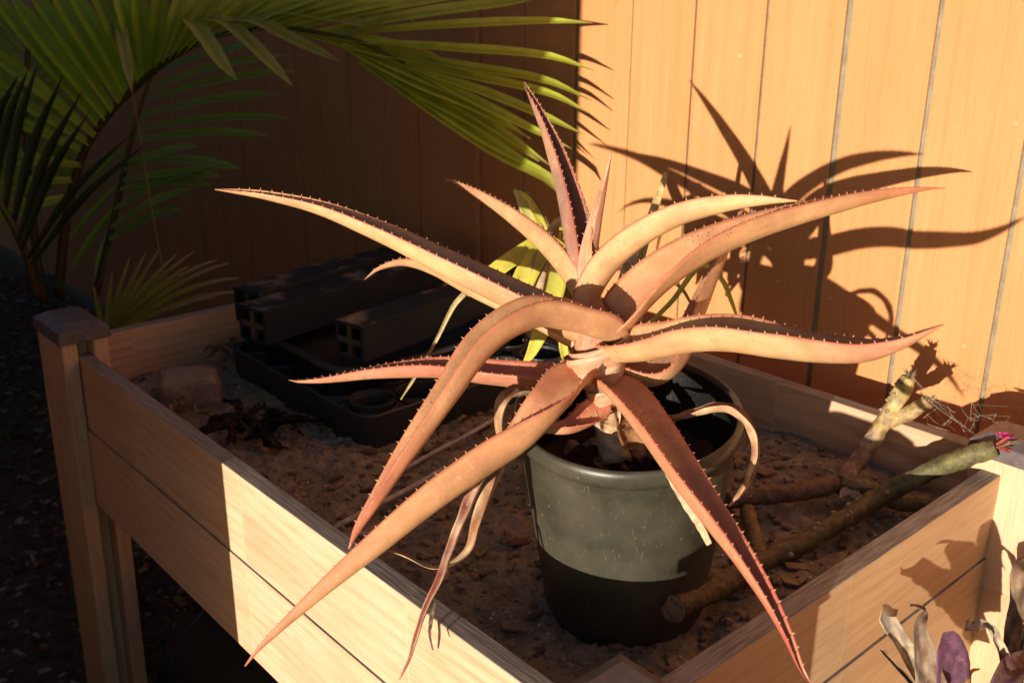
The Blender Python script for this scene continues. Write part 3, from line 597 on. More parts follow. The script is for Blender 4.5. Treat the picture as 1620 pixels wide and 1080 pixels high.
# long square tree pots
def tree_pot(A, B, wd, ht, z, label, step=.62):
    """A, B: (x, y) of the middle of the near end and far end on the underside"""
    A = Vector((*A, z)); B = Vector((*B, z + .0)); d = (B-A); L = d.length; d.normalize(); s_ = Vector((d.y, -d.x, 0)); up = Vector((0, 0, 1))
    t = thing('tree_pot', label, 'tree pot', A, 'long square tree pots')
    P = lambda l, a, h: A + d*l + s_*a + up*h
    wt = .0025; mb = MB(); h2 = wd/2
    def sec(l, k): return [P(l, -h2*k, ht*(.5-.5*k)), P(l, h2*k, ht*(.5-.5*k)), P(l, h2*k, ht*(.5+.5*k)), P(l, -h2*k, ht*(.5+.5*k))]
    loops = [sec(0, 1), sec(L*step, .985), sec(L*step+.001, .90), sec(L, .88)]
    mb, st = loft(loops); mb.f.append(tuple(st[3]+i for i in range(4)))
    mb.build('sleeve', M_TPOT, t, bevel=.0015)
    # drain end: a frame and a cross with four open square holes, set into the end
    mb = MB(); bw = .0055
    def bar(a0, a1, b0, b1, l0=-.0005, l1=.006):
        vs = [P(l, a, h) for l in (l0, l1) for a, h in ((a0, b0), (a1, b0), (a1, b1), (a0, b1))]
        mb.add(vs, [(3,2,1,0),(4,5,6,7),(0,1,5,4),(1,2,6,5),(2,3,7,6),(3,0,4,7)])
    bar(-h2+.001, h2-.001, .001, .006); bar(-h2+.001, h2-.001, ht-.006, ht-.001); bar(-h2+.001, -h2+.006, .0062, ht-.0062); bar(h2-.006, h2-.001, .0062, ht-.0062)
    mb.build('end_frame', M_TPOT, t)
    mb = MB(); bar(-bw, bw, .0062, ht-.0062, .0, .0065); bar(-h2+.0062, -bw-.0002, ht/2-bw, ht/2+bw, .0, .0065); bar(bw+.0002, h2-.0062, ht/2-bw, ht/2+bw, .0, .0065)
    mb.build('end_cross', M_TRAY if False else M_POT, t)
    return t
tree_pot((-1.550, .768), (-1.655, 1.29), .070, .064, uz+.0035, 'long black square tree pot lying between the two others, overhanging the tub', .58)
tree_pot((-1.366, .850), (-1.452, 1.32), .066, .064, uz+.0035, 'long black square tree pot with pale cross end, lying on the tub nearest the aloe', .55)
tree_pot((-1.628, .800), (-1.745, 1.29), .068, .064, uz+.011, 'long black square tree pot lying nearest the fence', .60)

# ------------------------------------------------------------------ rock, sticks and dead matter on the soil
mb = MB(); rc = on(2, .70, 300, 612); rk = []
for k in range(3):
    pass
import bmesh
bm = bmesh.new(); bmesh.ops.create_cube(bm, size=1); bmesh.ops.subdivide_edges(bm, edges=bm.edges[:], cuts=6, use_grid_fill=True)
Rm = Matrix.Rotation(RAD(62), 3, 'Z') @ Matrix.Rotation(RAD(6), 3, 'X')
for v_ in bm.verts:
    q = v_.co.copy(); q = q.lerp(q.normalized()*.62, .28); q = Vector((q.x*.098, q.y*.066, q.z*.078)); q *= 1+.10*noise.noise(q*40)+.05*noise.noise(q*110); v_.co = Rm @ q
me = bpy.data.meshes.new('rock'); bm.to_mesh(me); bm.free(); me.materials.append(M_ROCK); me.polygons.foreach_set('use_smooth', [True]*len(me.polygons))
o = bpy.data.objects.new('rock', me); COL.objects.link(o); o.location = (rc.x, rc.y, .690); tag(o, 'blocky brown rock half sunk in the soil near the corner post', 'rock')
def stick(x0, y0, x1, y1, r, label, z=.682):
    a = on(2, z, x0, y0); b = on(2, z+.002, x1, y1); pts = []
    for k in range(13):
        t = k/12; pts.append((lerp(a, b, t)+Vector((0, 0, .001*math.sin(t*7))), r*(1.12 if k in (4, 9) else 1)))
    o = tube(pts, 48, 8).build('bamboo_stick', M_STICK, smooth=True); tag(o, label, 'stick', 'sticks on the soil'); return o
stick(527, 836, 702, 742, .0042, 'thin grey bamboo stick lying beneath the long drooping aloe leaf')
stick(640, 742, 786, 661, .0034, 'thin grey bamboo stick lying between the cell tray and the pot')
stick(540, 848, 640, 838, .0028, 'short brown twig lying along the sunny planter board', .676)
def litter(name, label, cat, x, y, z, n, spread, cols, L0, L1, W, mat, seed, kink=.02):
    random.seed(seed); c = on(2, z, x, y); t = thing(name, label, cat, c)
    for i in range(n):
        p = c + Vector((random.gauss(0, spread), random.gauss(0, spread*.7), random.uniform(.002, .02))); a = random.uniform(0, 6.3); L = random.uniform(L0, L1)
        d = Vector((math.cos(a), math.sin(a), 0)); g = random.choice(cols); up = Vector((random.uniform(-.4, .4), random.uniform(-.4, .4), 1))
        ctrl = [(p, W*.5, up, 40), (p+d*L*.35+Vector((0, 0, kink*random.random())), W, up, 60), (p+d*L*.7+Vector((random.uniform(-.02, .02), random.uniform(-.02, .02), kink*random.random())), W*.8, up+Vector((.5, .3, 0)), 70), (p+d*L, W*.2, up, 30)]
        mb, _ = strap(ctrl, 14, 7, .0012, lambda t_, u_, s_, g=g: g, .25, seed=i+seed); mb.build('leaf', mat, t, smooth=True)
    return t
litter('dead_leaf_heap', 'crumpled heap of black shrivelled leaves lying on the soil', 'dead leaves', 392, 690, .676, 15, .030, [(.022, .013, .011), (.035, .02, .016), (.015, .01, .009)], .05, .12, .026, M_DRY, 11)
litter('dry_leaf_scraps', 'curled pale tan leaf scraps lying beside the brown rock', 'dead leaves', 285, 655, .674, 6, .02, [(.25, .17, .1), (.3, .2, .12)], .02, .04, .014, M_DRY, 12)
litter('dry_leaf_curl', 'yellowish dried leaf curl tucked at the tray corner by the short board', 'dead leaves', 366, 566, .68, 4, .008, [(.3, .2, .08), (.22, .15, .08)], .03, .05, .014, M_DRY, 13)
litter('pale_leaf_scrap', 'pale grey leaf scrap lying between the two cut branches', 'dead leaves', 1325, 806, .684, 3, .008, [(.45, .4, .34), (.35, .3, .25)], .02, .035, .016, M_DRY, 14)
litter('brown_leaf_scraps', 'brown curled leaf scraps on the soil behind the pot', 'dead leaves', 840, 545, .70, 9, .035, [(.3, .18, .1), (.2, .12, .07)], .02, .05, .014, M_DRY, 15)
random.seed(21)

# ------------------------------------------------------------------ cut branches
def bark(seed, a, b, c):
    def f(t, th):
        k = .5+.9*noise.noise(Vector((math.cos(th)*1.2+seed, math.sin(th)*1.2, t*11))); return mix(mix(a, b, min(1, max(0, t*1.1-.05))), c, min(1, max(0, k-.25)))
    return f
def scars(root, path, n, seed):
    random.seed(seed); sm = catmull([(*p, r) for p, r in path], 60)
    for i in range(n):
        q = sm[random.randint(6, 56)]; a = random.uniform(-.3, 3.4); T = (Vector(sm[30][:3])-Vector(sm[28][:3])).normalized(); s1 = T.orthogonal().normalized(); s2 = T.cross(s1)
        dr = (s1*math.cos(a)+s2*math.sin(a)); dr = dr if dr.z > -.2 else -dr; p = Vector(q[:3])+dr*(q[3]*.93); mb = MB(); lump(mb, p, q[3]*.34, .8, (.36, .27, .17))
        mb.build('leaf_scar', M_BARK, root, smooth=True)
br = thing('cut_branch', 'thick green-grey cut plumeria branch propped from the pot up to the corner post cap', 'branch', on(2, .69, 1200, 890))
pth = [(on(2, .708, 1064, 962), 0.0143), (on(2, .696, 1110, 940), 0.0147), (on(2, .684, 1160, 915), 0.0147), (on(2, .676, 1205, 888), 0.0139), (on(2, .680, 1265, 862), 0.0130), (on(2, .692, 1335, 820), 0.0130), (on(2, .714, 1400, 780), 0.0130), (on(2, .752, 1470, 745), 0.0126), (on(2, .785, 1530, 722), 0.0130), (on(2, .803, 1575, 708), 0.0113)]
tube(pth, 110, 16, .2, 4, bark(4, (.10, .06, .036), (.15, .135, .05), (.075, .062, .03))).build('stem', M_BARK, br, smooth=True); scars(br, pth[3:], 14, 5)
mb = MB(); e0 = (pth[0][0]-pth[1][0]).normalized()
lathe([(.0162, .0004), (.013, .003), (.010, .001), (.006, .003), (0, .001)], pth[0][0], e0, 20, mb); mb.c = [(.22, .14, .075)]*len(mb.v); mb.build('cut_end', M_BARK, br, smooth=True)
p2 = [(on(2, .676, 1205, 888), .011), (on(2, .684, 1193, 850), .0108), (on(2, .690, 1182, 806), .0105)]
tube(p2, 20, 14, .15, 6, bark(6, (.15, .11, .05), (.13, .07, .04), (.2, .17, .07))).build('side_stem', M_BARK, br, smooth=True)
tipc = pth[-1][0]
for k, (c1, L) in enumerate([((.35, .06, .05), .035), ((.30, .05, .05), .028), ((.16, .09, .05), .022), ((.42, .25, .17), .03), ((.10, .06, .04), .02), ((.4, .08, .06), .03)]):
    d = (cs((1, .25*(k-2.0)*.6, .2)) + Vector((0, 0, .1*k-.1))).normalized()
    mb, _ = strap([(tipc-d*.006, .008, Vector((0, 0, 1)), 50), (tipc+d*L*.5, .008, Vector((.2, 0, 1)), 60), (tipc+d*L, .002, Vector((0, .3, 1)), 40)], 8, 5, .002, lambda t, u, s, c1=c1: c1, .1, seed=k); mb.build('bud_scale', M_DRY, br, smooth=True)
ps = thing('petal_scrap', 'bright pink petal scrap on the dark corner post cap', 'petal', at(1588, 692, on(2, .818, 1588, 692).__sub__(CAMP).dot(VV)))
pc = ps.location.copy()
for k in range(4):
    a = k*1.6; d = Vector((math.cos(a), math.sin(a), .3)); mb, _ = strap([(pc, .006, Vector((0, 0, 1)), 40), (pc+d*.006, .009, Vector((.3, 0, 1)), 50), (pc+d*.012, .003, Vector((0, 0, 1)), 30)], 6, 5, .001, None, .2, seed=k); mb.build('petal', M_PINK, ps, smooth=True)
br2 = thing('forked_branch', 'forked reddish cut branch with two upright knobbly tips against the back board', 'branch', on(2, .69, 1300, 772))
q = [(on(2, .698, 1150, 792), .0120), (on(2, .70, 1200, 785), .0125), (on(2, .70, 1260, 778), .0130), (on(2, .702, 1315, 766), .0135), (on(2, .705, 1345, 757), .0125)]
tube(q, 36, 14, .18, 9, bark(9, (.12, .055, .04), (.17, .09, .045), (.10, .06, .045))).build('stem', M_BARK, br2, smooth=True)
J = on(2, .706, 1330, 762)
T1 = on(1, 1.292, 1438, 597); T2 = on(1, 1.288, 1468, 634)
q = [(J, .0125), (on(1, 1.245, 1362, 722), .0118), (on(1, 1.272, 1395, 672), .0125), (on(1, 1.286, 1420, 632), .0125), (T1, .0105)]
bm1 = bark(12, (.14, .06, .05), (.46, .34, .10), (.50, .36, .25))
tube(q, 40, 14, .22, 12, bm1).build('upright_tip', M_BARK, br2, smooth=True); scars(br2, q[2:], 9, 8)
q2 = [(on(1, 1.277, 1408, 668), .008), (on(1, 1.284, 1440, 652), .0105), (T2, .0095)]
tube(q2, 18, 14, .2, 14, bark(14, (.42, .30, .09), (.40, .27, .12), (.45, .3, .2))).build('upright_tip', M_BARK, br2, smooth=True)
q3 = [(J, .0115), (on(2, .70, 1385, 778), .0115), (on(2, .698, 1425, 795), .011), (on(2, .696, 1470, 795), .0105)]
tube(q3, 24, 14, .2, 15, bark(15, (.15, .09, .045), (.12, .10, .045), (.2, .16, .07))).build('lower_fork', M_BARK, br2, smooth=True); scars(br2, q3, 6, 9)
random.seed(33)
for c0 in (T1, T2):
    for k in range(9):
        a = random.uniform(0, 6.3); d = Vector((math.cos(a)*.7, math.sin(a)*.7, random.uniform(.2, 1))).normalized(); L = random.uniform(.008, .016); g = random.choice([(.28, .22, .13), (.10, .07, .05), (.2, .15, .08), (.16, .04, .04)])
        mb, _ = strap([(c0-d*.004, .006, Vector((0, 0, 1)), 50), (c0+d*L*.5, .006, d.orthogonal(), 60), (c0+d*L+Vector((0, 0, .004)), .001, d.orthogonal(), 40)], 6, 5, .0012, lambda t, u, s, g=g: g, .2, seed=k); mb.build('bud_scale', M_DRY, br2, smooth=True)

# ------------------------------------------------------------------ spider web between the branch tips, the board and the post cap
web = MB(); random.seed(5)
anch = [T1+Vector((0, 0, .006)), T2, T2+Vector((.01, 0, .003)), T2+Vector((.01, .01, -.01))]
capc = Vector((-.455, 1.285, .806)); nodes = []
def thread(a, b, sag, r=.00013):
    m_ = lerp(a, b, .5)+Vector((0, 0, -sag)); tube([(a, r), (m_, r), (b, r)], 6, 3, mb=web, cap=False)
    nodes.append(m_); nodes.append(lerp(a, b, .3)+Vector((0, 0, -sag*.8)))
nd = list(anch) + [capc+Vector((dx, dy, -.004)) for dx, dy in ((-.035, -.02), (-.04, .02), (-.01, -.03), (.02, .0))] + [Vector((x_, 1.344, .764)) for x_ in (-.60, -.57, -.55, -.53, -.51)] + [Vector((x_, 1.468, z_)) for x_, z_ in ((-.60, .79), (-.56, .77), (-.50, .79), (-.46, .80))]
for i in range(70):
    t_ = random.random()**.7; c_ = lerp(T2, capc, t_); nd.append(c_+Vector((random.gauss(0, .014), abs(random.gauss(.02, .025)), random.gauss(-.018, .013))))
for i, a_ in enumerate(nd):
    near = sorted(range(len(nd)), key=lambda j: (nd[j]-a_).length)[1:4]
    for j in near:
        if random.random() < .75: thread(a_, nd[j], random.uniform(0, .003), random.choice([.00009, .00012, .00016]))
for k_ in range(7): thread(random.choice(anch), nd[len(anch)+random.randint(0, 12)], random.uniform(0, .006), .00012)
for i in range(26): lump(web, random.choice(nodes), random.uniform(.0006, .0016), 1)
o = web.build('spider_web', M_WEB, kind='stuff'); tag(o, 'tangled spider web strung from branch tips to the corner post cap', 'spider web')

# ------------------------------------------------------------------ yellow-green strap-leaved plant behind the aloe
oc = at(955, 560, 1.43); oc.z = .675
orch = thing('strap_leaf_plant', 'yellow-green strap-leaved plant with dry stalks standing behind the aloe', 'plant', oc)
opot = thing('small_plant_pot', 'black plastic pot behind the aloe holding the strap-leaved plant', 'pot', oc)
lathe([(0, -.005), (.055, -.005), (.072, .105), (.076, .106), (.076, .118), (.072, .119), (.069, .11), (.068, .10), (0, .10)], oc, (0, 0, 1), 48).build('body', M_POT, opot, smooth=False)
YG = (.60, .56, .06); YG2 = (.38, .44, .05); YEL = (.74, .68, .10)
def sl(path, a, b=None, mat=M_LEAF, nm='leaf', th=.0012):
    b = b or a; ctrl = [(at(p[0], p[1], p[2]), p[3]/1000, cs(p[4]), p[5]) for p in path]
    mb, _ = strap(ctrl, 24, 7, th, lambda t, u, s: mix(mix(a, b, t), (.62, .58, .2), .3*(1-abs(u))), .03, seed=path[0][0]); return mb.build(nm, mat, orch, smooth=True)
F = (.1, .4, .9)
sl([(940,520,1.43,12,F,30),(905,420,1.42,20,F,30),(865,385,1.40,26,F,30),(820,405,1.385,26,F,28),(770,440,1.37,22,F,28),(738,466,1.36,10,F,28)], YG, YEL)
sl([(738,462,1.36,9,F,40),(718,485,1.355,10,F,60),(690,540,1.35,8,F,70),(658,595,1.35,8,F,70),(634,632,1.345,2,F,60)], (.58,.46,.27), (.45,.33,.18), M_DRY, 'dried_leaf')
sl([(945,530,1.43,12,F,30),(895,420,1.41,22,F,25),(860,395,1.39,30,F,22),(835,430,1.375,33,F,20),(815,475,1.365,28,F,20),(795,520,1.36,12,F,20)], YG2, YEL)
sl([(950,530,1.43,12,F,30),(905,430,1.41,24,F,22),(885,420,1.39,32,F,18),(875,455,1.38,34,F,18),(862,505,1.37,28,F,18),(840,560,1.365,14,F,25),(826,580,1.36,4,F,25)], YG2, YEL)
sl([(935,520,1.44,12,F,30),(880,420,1.41,18,F,25),(862,400,1.39,22,F,25),(850,440,1.375,22,F,20),(842,490,1.37,20,F,20),(838,530,1.37,12,F,25)], (.45,.29,.19), (.50,.33,.22), M_DRY, 'dried_leaf')
sl([(930,540,1.45,14,F,25),(880,430,1.46,22,F,20),(850,370,1.46,26,F,20),(830,325,1.46,22,F,20),(813,300,1.46,5,F,25)], YEL, (.62,.6,.2))
sl([(930,540,1.45,14,F,25),(885,430,1.455,18,F,20),(858,360,1.455,16,F,20),(838,318,1.455,10,F,20),(822,302,1.455,3,F,25)], YG2, YG)
sl([(925,560,1.45,12,F,25),(895,480,1.445,13,F,20),(888,400,1.44,13,F,20),(889,345,1.44,4,F,20)], YEL, YG)
sl([(905,590,1.42,10,F,25),(893,560,1.415,13,F,20),(890,520,1.41,13,F,20),(893,470,1.41,10,F,20)], YEL, YG)
sl([(915,520,1.44,8,F,26),(885,420,1.45,11,F,26),(868,370,1.455,12,F,26),(848,328,1.46,11,F,26),(828,296,1.46,4,F,26)], (.45,.26,.12), (.14,.08,.05), M_DRY, 'dry_stalk')
sl([(930,500,1.43,8,F,50),(895,395,1.42,12,F,50),(900,350,1.41,14,F,40),(880,352,1.40,12,F,40),(862,378,1.39,8,F,40)], (.5,.33,.2), (.42,.3,.2), M_DRY, 'dried_leaf')
sl([(985,540,1.45,12,F,26),(1010,420,1.46,15,F,26),(1030,345,1.47,14,F,26),(1045,300,1.475,11,F,26),(1054,273,1.475,7,F,26)], (.50,.36,.16), (.55,.40,.18), M_DRY, 'dry_stalk')
sl([(985,540,1.44,12,F,30),(1000,470,1.44,14,F,25),(1008,420,1.44,12,F,20),(1018,390,1.44,3,F,20)], YG, YG2)
sl([(975,540,1.42,19,F,26),(985,480,1.42,24,F,26),(995,430,1.42,22,F,26),(1004,395,1.42,8,F,26)], (.60,.50,.38), (.55,.45,.33), M_DRY, 'dry_stalk')
sl([(965,540,1.42,16,F,26),(978,490,1.415,20,F,26),(985,450,1.41,19,F,26),(990,415,1.41,7,F,26)], (.66,.55,.40), (.5,.36,.25), M_DRY, 'dry_stalk')
sl([(975,560,1.46,7,F,30),(1060,480,1.48,8,F,25),(1110,420,1.49,9,F,20),(1140,440,1.49,9,F,20),(1158,480,1.48,7,F,20),(1168,508,1.475,3,F,20)], YG2, YG)
sl([(975,560,1.46,6,F,50),(1040,440,1.49,8,F,50),(1075,455,1.50,8,F,50),(1095,485,1.50,6,F,50)], (.45,.28,.13), (.45,.28,.13), M_DRY, 'dried_leaf')
random.seed(41)
for k in range(14):
    a = at(random.uniform(960, 1020), random.uniform(470, 515), random.uniform(1.38, 1.44)); d = Vector((random.gauss(0, .5), random.gauss(0, .5), random.uniform(-.6, .6))).normalized(); L = random.uniform(.015, .04)
    tube([(a, .0014), (a+d*L*.5+Vector((0, 0, .006)), .0016), (a+d*L, .0008)], 6, 5, colfn=lambda t, th: (.62, .53, .42)).build('dry_root', M_DRY, orch, smooth=True)

# ------------------------------------------------------------------ dried bromeliad beside the planter
bc = on(0, -.40, 1490, 1080); bc = Vector((-.37, 1.02, 0))
brom = thing('dried_bromeliad', 'withered bromeliad with curled tan leaves and one purple leaf beside the planter', 'bromeliad', bc)
def bl(path, a, b, seed, jit=.2, n=30, mat=M_DRY, th=.002):
    ctrl = [(on(0, p[2], p[0], p[1]), p[3]/1000, cs(p[4]), p[5]) for p in path]
    f = lambda t, u, s: mix(a, b, min(1, max(0, .4+1.5*noise.noise(Vector((u*2.2+seed, t*11, seed*1.7))) + (.2 if s > 0 else -.2))))
    mb, _ = strap(ctrl, n, 9, th, f, jit, seed=seed); mb.build('leaf', mat, brom, smooth=True)
V0 = (-.2, .2, 1); TN = (.60, .46, .30); DB = (.17, .10, .07); GB = (.28, .23, .19)
bl([(1500,1160,-.38,39,V0,40),(1470,1085,-.39,34,V0,45),(1445,1045,-.40,29,V0,50),(1420,1005,-.41,23,V0,55),(1402,975,-.42,22,V0,40),(1412,962,-.425,13,(0,.8,.4),30)], TN, GB, 1)
bl([(1490,1160,-.38,18,V0,60),(1445,1085,-.395,14,V0,75),(1415,1050,-.40,11,V0,80),(1393,1025,-.405,8,V0,70)], (.50,.36,.22), DB, 2)
bl([(1490,1160,-.36,44,V0,40),(1470,1080,-.37,39,V0,45),(1458,1020,-.385,29,V0,55),(1455,985,-.395,17,V0,60),(1462,966,-.40,10,(.6,.4,.5),50),(1440,958,-.405,6,(.3,.9,.3),40)], (.34,.27,.19), DB, 3)
bl([(1510,1160,-.35,46,(.3,.2,1),14),(1505,1085,-.355,50,(.3,.2,1),14),(1500,1040,-.36,46,(.3,.2,1),16),(1495,1008,-.365,28,(.3,.3,1),16),(1492,1000,-.367,4,(.3,.3,1),16)], (.20,.085,.15), (.13,.06,.10), 4, .03)
bl([(1590,1160,-.34,34,V0,45),(1590,1090,-.345,26,V0,50),(1588,1045,-.35,20,V0,60),(1575,1010,-.36,16,V0,60),(1555,990,-.37,17,(-.3,.8,.5),50),(1535,992,-.38,16,(-.6,.4,.6),40),(1540,978,-.383,8,(-.2,.8,.4),40)], TN, GB, 5)
bl([(1600,1160,-.35,39,(-.6,.2,.8),40),(1603,1080,-.36,36,(-.6,.2,.8),45),(1606,1010,-.37,31,(-.6,.2,.8),50),(1612,950,-.38,26,(-.6,.2,.8),55),(1620,905,-.385,31,(-.4,.6,.7),40),(1645,890,-.385,21,(0,.9,.4),30)], (.33,.22,.14), (.10,.065,.045), 6)
bl([(1570,1160,-.33,44,V0,40),(1580,1100,-.33,39,V0,45),(1600,1060,-.335,34,(-.4,.4,.8),50),(1625,1040,-.34,23,V0,50)], (.16,.07,.10), DB, 7)
bl([(1530,1130,-.34,8,V0,40),(1528,1085,-.345,8,V0,60),(1535,1062,-.35,6,V0,60),(1550,1057,-.35,2,V0,40)], (.50,.30,.10), (.35,.18,.06), 8)
bl([(1615,1160,-.34,39,V0,40),(1622,1060,-.35,36,V0,45),(1630,980,-.36,26,V0,45)], (.24,.18,.12), DB, 9)
tube([(bc, .03), (bc+Vector((0, 0, .2)), .035), (bc+Vector((.0, .0, .45)), .02)], 8, 12, .2, 2, lambda t, th: (.12, .08, .05)).build('stem', M_BARK, brom, smooth=True)

# ------------------------------------------------------------------ black pots on the ground under the planter
def big_pot(base, axis, r0_, r1_, h, label):
    t = thing('large_nursery_pot', label, 'pot', base)
    lathe([(0, 0), (r0_-.01, 0), (r0_, .01), (r1_, h-.03), (r1_+.005, h-.028), (r1_+.006, h), (r1_-.002, h), (r1_-.004, h-.03), (r0_-.003, .012), (0, .012)], base, axis, 56).build('body', M_POTIN, t, smooth=False)
    return t
big_pot(Vector((-1.20, .72, .155)), Vector((-1, -.12, .02)), .13, .155, .36, 'large black nursery pot lying on its side under the planter')
big_pot(Vector((-1.42, .98, .002)), Vector((0, 0, 1)), .12, .15, .30, 'large black nursery pot standing upright under the planter')

# ------------------------------------------------------------------ palm
palm_base = at(95, 470, 2.25); palm_base.z = 0
palm = thing('palm_plant', 'large green feather palm with arching fronds in the shade against the fence', 'palm', palm_base)
PG = (.34, .53, .035); PG2 = (.50, .60, .07); PGD = (.30, .48, .05); PTIP = (.42, .36, .12)  # PG2: bounce light from the sunlit fence painted into the right-hand leaflets' green
WK = 1.12
def leaflet(fr, pts, a=PG, wd=24, N=(-.3, .3, 1), fold=28, tipc=PTIP):
    n_ = len(pts); rows = []
    for i, p in enumerate(pts):
        t = i/(n_-1); w_ = wd*WK*(.45 if i == 0 else (1 if t < .55 else (.8 if t < .85 else .08)))
        rows.append((at(*p), w_/1000, cs(N), fold))
    if n_ == 2:
        m1 = lerp(rows[0][0], rows[1][0], .3); m2 = lerp(rows[0][0], rows[1][0], .7)+Vector((0, 0, -.006)); rows = [rows[0], (m1, wd*WK/1000, cs(N), fold), (m2, wd*.8/1000, cs(N), fold), rows[1]]
    wd_ = 1; v_ = random.uniform(.82, 1.15); a = tuple(c*v_ for c in a)
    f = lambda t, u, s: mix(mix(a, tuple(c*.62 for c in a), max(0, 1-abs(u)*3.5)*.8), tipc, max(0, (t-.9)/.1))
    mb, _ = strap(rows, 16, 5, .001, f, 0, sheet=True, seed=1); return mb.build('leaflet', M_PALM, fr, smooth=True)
def frond(path, label=None):
    mb = tube([(at(x, y, d), r/1000) for x, y, d, r in path], 40, 8, .05, 1, lambda t, th: mix((.09, .045, .02), (.14, .15, .03), t)); return mb.build('frond', M_PALM, palm, smooth=True, label=label)
# main frond, arching across to the fence
f1 = frond([(92,470,2.25,11),(107,333,2.22,10),(133,240,2.20,9),(173,180,2.17,8),(213,140,2.14,8),(260,100,2.10,7),(320,66,2.06,6),(390,46,2.01,6),(457,45,1.97,5),(520,55,1.94,4),(573,68,1.92,4),(640,100,1.905,3)])
for (x0, y0, d0, x1, y1, d1, w_) in [(150,215,2.18,-40,60,2.05,30),(135,240,2.2,-60,160,2.1,28),(158,200,2.18,-20,-20,2.0,32),(168,188,2.17,15,-10,2.0,33),(178,176,2.16,40,-30,1.98,33),(190,162,2.15,75,-30,1.97,33),(200,152,2.15,105,-30,1.97,33),(213,140,2.14,140,-40,1.96,33),(222,130,2.13,180,-40,1.96,30),(230,125,2.13,215,-40,1.96,32),(240,117,2.12,258,-40,1.95,32),(252,106,2.11,300,-40,1.95,28),
      (262,98,2.10,340,-40,1.95,30),(275,90,2.09,375,-45,1.95,28),(290,82,2.08,420,-45,1.94,28),(305,74,2.07,470,-40,1.93,27),(325,64,2.06,520,-40,1.92,26),(345,58,2.04,560,-30,1.90,26),(370,50,2.02,600,-25,1.90,26),(400,46,2.0,650,-20,1.89,25),(430,45,1.98,700,-15,1.89,24),(460,46,1.97,770,-18,1.89,24),(500,52,1.95,860,-5,1.88,22),
      (128,262,2.2,-40,250,2.12,26),(122,285,2.21,-30,300,2.15,24),(116,310,2.22,-20,350,2.18,24),(142,228,2.19,-50,110,2.1,28)]:
    leaflet(f1, [(x0,y0,d0),(lerp(x0,x1,.5)+random.uniform(-4,4),lerp(y0,y1,.5)-4,lerp(d0,d1,.5)-.03),(lerp(x0,x1,.85),lerp(y0,y1,.85),lerp(d0,d1,.85)),(x1,y1,d1)], PG if x1 < 300 else PG2, w_, (.35, .2, 1))
WK = 1.5; NT_ = (.1, .62, .8)
for pts, w_ in [([(535,54,1.935),(700,42,1.89),(860,35,1.87),(938,37,1.862)],20),([(573,66,1.92),(720,78,1.89),(865,90,1.87),(940,112,1.86)],20),([(600,82,1.915),(740,108,1.89),(860,128,1.875),(937,160,1.865)],20),([(640,100,1.905),(760,125,1.89),(870,150,1.875),(933,180,1.868)],18),
      ([(650,108,1.90),(760,145,1.885),(860,185,1.875),(921,212,1.87)],19),([(655,112,1.90),(750,160,1.885),(840,205,1.875),(905,236,1.87)],18),
      ([(460,48,1.97),(560,62,1.93),(660,82,1.91),(720,106,1.90)],22),([(480,55,1.955),(590,82,1.92),(700,103,1.90),(773,133,1.89)],24),([(520,62,1.94),(640,112,1.905),(740,155,1.89),(808,191,1.885)],24),([(540,72,1.93),(650,128,1.90),(760,175,1.885),(839,220,1.875)],25),
      ([(560,82,1.925),(660,145,1.90),(770,205,1.885),(853,256,1.875)],26),([(575,92,1.92),(670,155,1.90),(780,230,1.88),(874,279,1.87)],26),([(570,98,1.92),(680,172,1.895),(790,245,1.875),(866,284,1.865),(880,303,1.862)],24),([(590,90,1.92),(700,150,1.90),(800,215,1.88),(870,262,1.87)],22)]:
    leaflet(f1, pts, PG2, w_, NT_, 22)
# folded leaflets hanging from the upper side
for pts, w_ in [([(277,27,2.02),(300,30,2.0),(325,60,1.99),(350,98,1.985),(375,128,1.98)],24),([(315,30,2.0),(353,32,1.98),(390,62,1.97),(430,102,1.965),(462,136,1.96)],22),([(355,32,1.99),(403,32,1.96),(450,56,1.95),(500,80,1.94),(540,99,1.935)],22),([(400,40,1.97),(440,18,1.95),(520,28,1.93),(570,38,1.92),(612,48,1.915)],20),([(520,60,1.94),(570,42,1.92),(610,22,1.91),(640,26,1.905),(657,36,1.90)],18),([(165,20,2.03),(190,15,2.02),(193,55,2.015),(203,110,2.01),(209,145,2.01)],16)]:
    leaflet(f1, pts, (.50, .56, .14), w_, (.2, .6, .8), 14)
tube([(at(209,143,2.01), .0016), (at(222,220,2.005), .0014), (at(240,330,2.0), .0013), (at(258,430,2.0), .0013), (at(268,487,2.0), .001)], 24, 5, colfn=lambda t, th: (.30, .22, .05)).build('leaf_fibre', M_PALM, f1, smooth=True)
# second frond, low and dark behind
f2 = frond([(150,470,2.42,9),(172,380,2.42,8),(190,300,2.42,7),(205,230,2.40,6),(225,160,2.38,5),(250,90,2.36,4)])
for (x0, y0, x1, y1) in [(232,140,455,88),(226,158,470,113),(218,185,440,150),(212,205,458,188),(208,222,425,216),(200,255,382,268),(194,285,350,280),(190,300,333,293),(182,330,330,262),(176,360,300,300),(240,115,430,70),(172,380,290,330),(196,270,312,232)]:
    leaflet(f2, [(x0,y0,2.40),(lerp(x0,x1,.5),lerp(y0,y1,.5)-8,2.36),(lerp(x0,x1,.85),lerp(y0,y1,.85)-4,2.33),(x1,y1,2.32)], PGD, 21, (.12, .62, .8), 18)
for (x0, y0, x1, y1) in [(200,255,120,330),(192,290,100,390),(182,330,110,430),(205,230,140,290),(176,360,150,470)]:
    leaflet(f2, [(x0,y0,2.42),(lerp(x0,x1,.5),lerp(y0,y1,.5),2.42),(x1,y1,2.42)], PGD, 22, (.1, .8, .6))
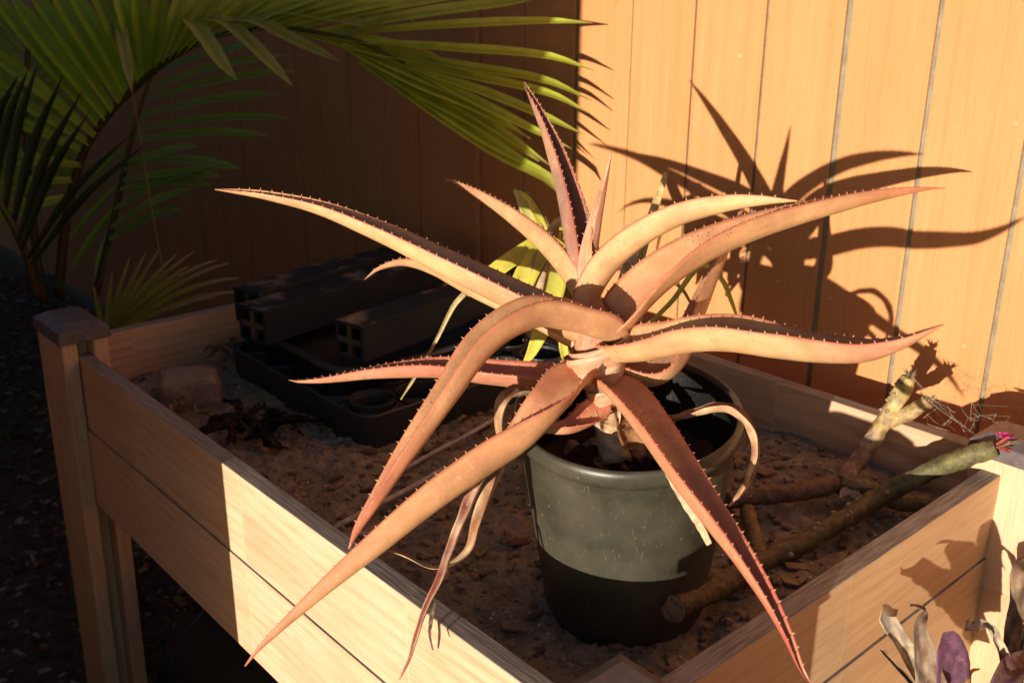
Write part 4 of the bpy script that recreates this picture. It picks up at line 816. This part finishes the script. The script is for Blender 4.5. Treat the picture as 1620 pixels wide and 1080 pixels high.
# third frond at the left edge, silhouette shade put into its near-black leaflet colour
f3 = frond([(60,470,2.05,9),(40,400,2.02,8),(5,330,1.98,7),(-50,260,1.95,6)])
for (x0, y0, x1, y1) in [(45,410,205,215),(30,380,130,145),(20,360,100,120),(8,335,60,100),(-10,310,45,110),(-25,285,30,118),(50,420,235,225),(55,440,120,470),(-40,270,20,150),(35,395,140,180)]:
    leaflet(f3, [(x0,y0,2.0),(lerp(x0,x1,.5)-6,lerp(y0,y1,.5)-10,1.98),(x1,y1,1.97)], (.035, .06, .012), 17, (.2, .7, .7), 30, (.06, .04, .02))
f4 = frond([(70,480,2.5,12),(60,420,2.5,11),(50,330,2.48,10),(40,200,2.45,8),(45,60,2.42,6)])
for k in range(14):
    y0 = 330-k*22; x0 = 50-min(k, 8)*1.2; leaflet(f4, [(x0,y0,2.46),(x0+50,y0-50,2.44),(x0+100,y0-75,2.43)], PGD, 22, (.2, .6, .8)); leaflet(f4, [(x0,y0,2.46),(x0-50,y0-40,2.44),(x0-95,y0-60,2.43)], PGD, 22, (.2, .6, .8))
# low fan palm behind the short board
fb = at(170, 545, 2.12); fb.z = 0
fan = thing('fan_palm', 'small yellow-green fan palm leaf fanning out low behind the short planter board', 'palm', fb)
tube([(fb, .006), (at(150, 600, 2.12), .005), (at(168, 540, 2.12), .0045)], 12, 6, colfn=lambda t, th: (.12, .12, .03)).build('stalk', M_PALM, fan, smooth=True)
for (x1, y1, sg) in [(148,452,0),(178,430,0),(205,408,0),(232,397,0),(252,395,0),(280,402,6),(308,398,10),(300,420,8),(345,411,16),(362,416,14),(378,440,18),(386,462,16),(340,470,10),(300,480,6)]:
    mx, my = lerp(168, x1, .55), lerp(535, y1, .55)
    ctrl = [(at(165, 535, 2.12), .006, cs((0, .3, 1)), 30), (at(mx, my-sg, 2.08), .014, cs((0, .3, 1)), 35), (at(lerp(168, x1, .85), lerp(535, y1, .85)-sg*.6, 2.05), .008, cs((0, .3, 1)), 35), (at(x1, y1, 2.04), .002, cs((0, .3, 1)), 20)]
    f = lambda t, u, s: mix((.42, .43, .06), (.62, .42, .27), max(0, (t-.6)/.4))
    mb, _ = strap(ctrl, 14, 5, .001, f, 0, sheet=True); mb.build('leaf_segment', M_PALM, fan, smooth=True)
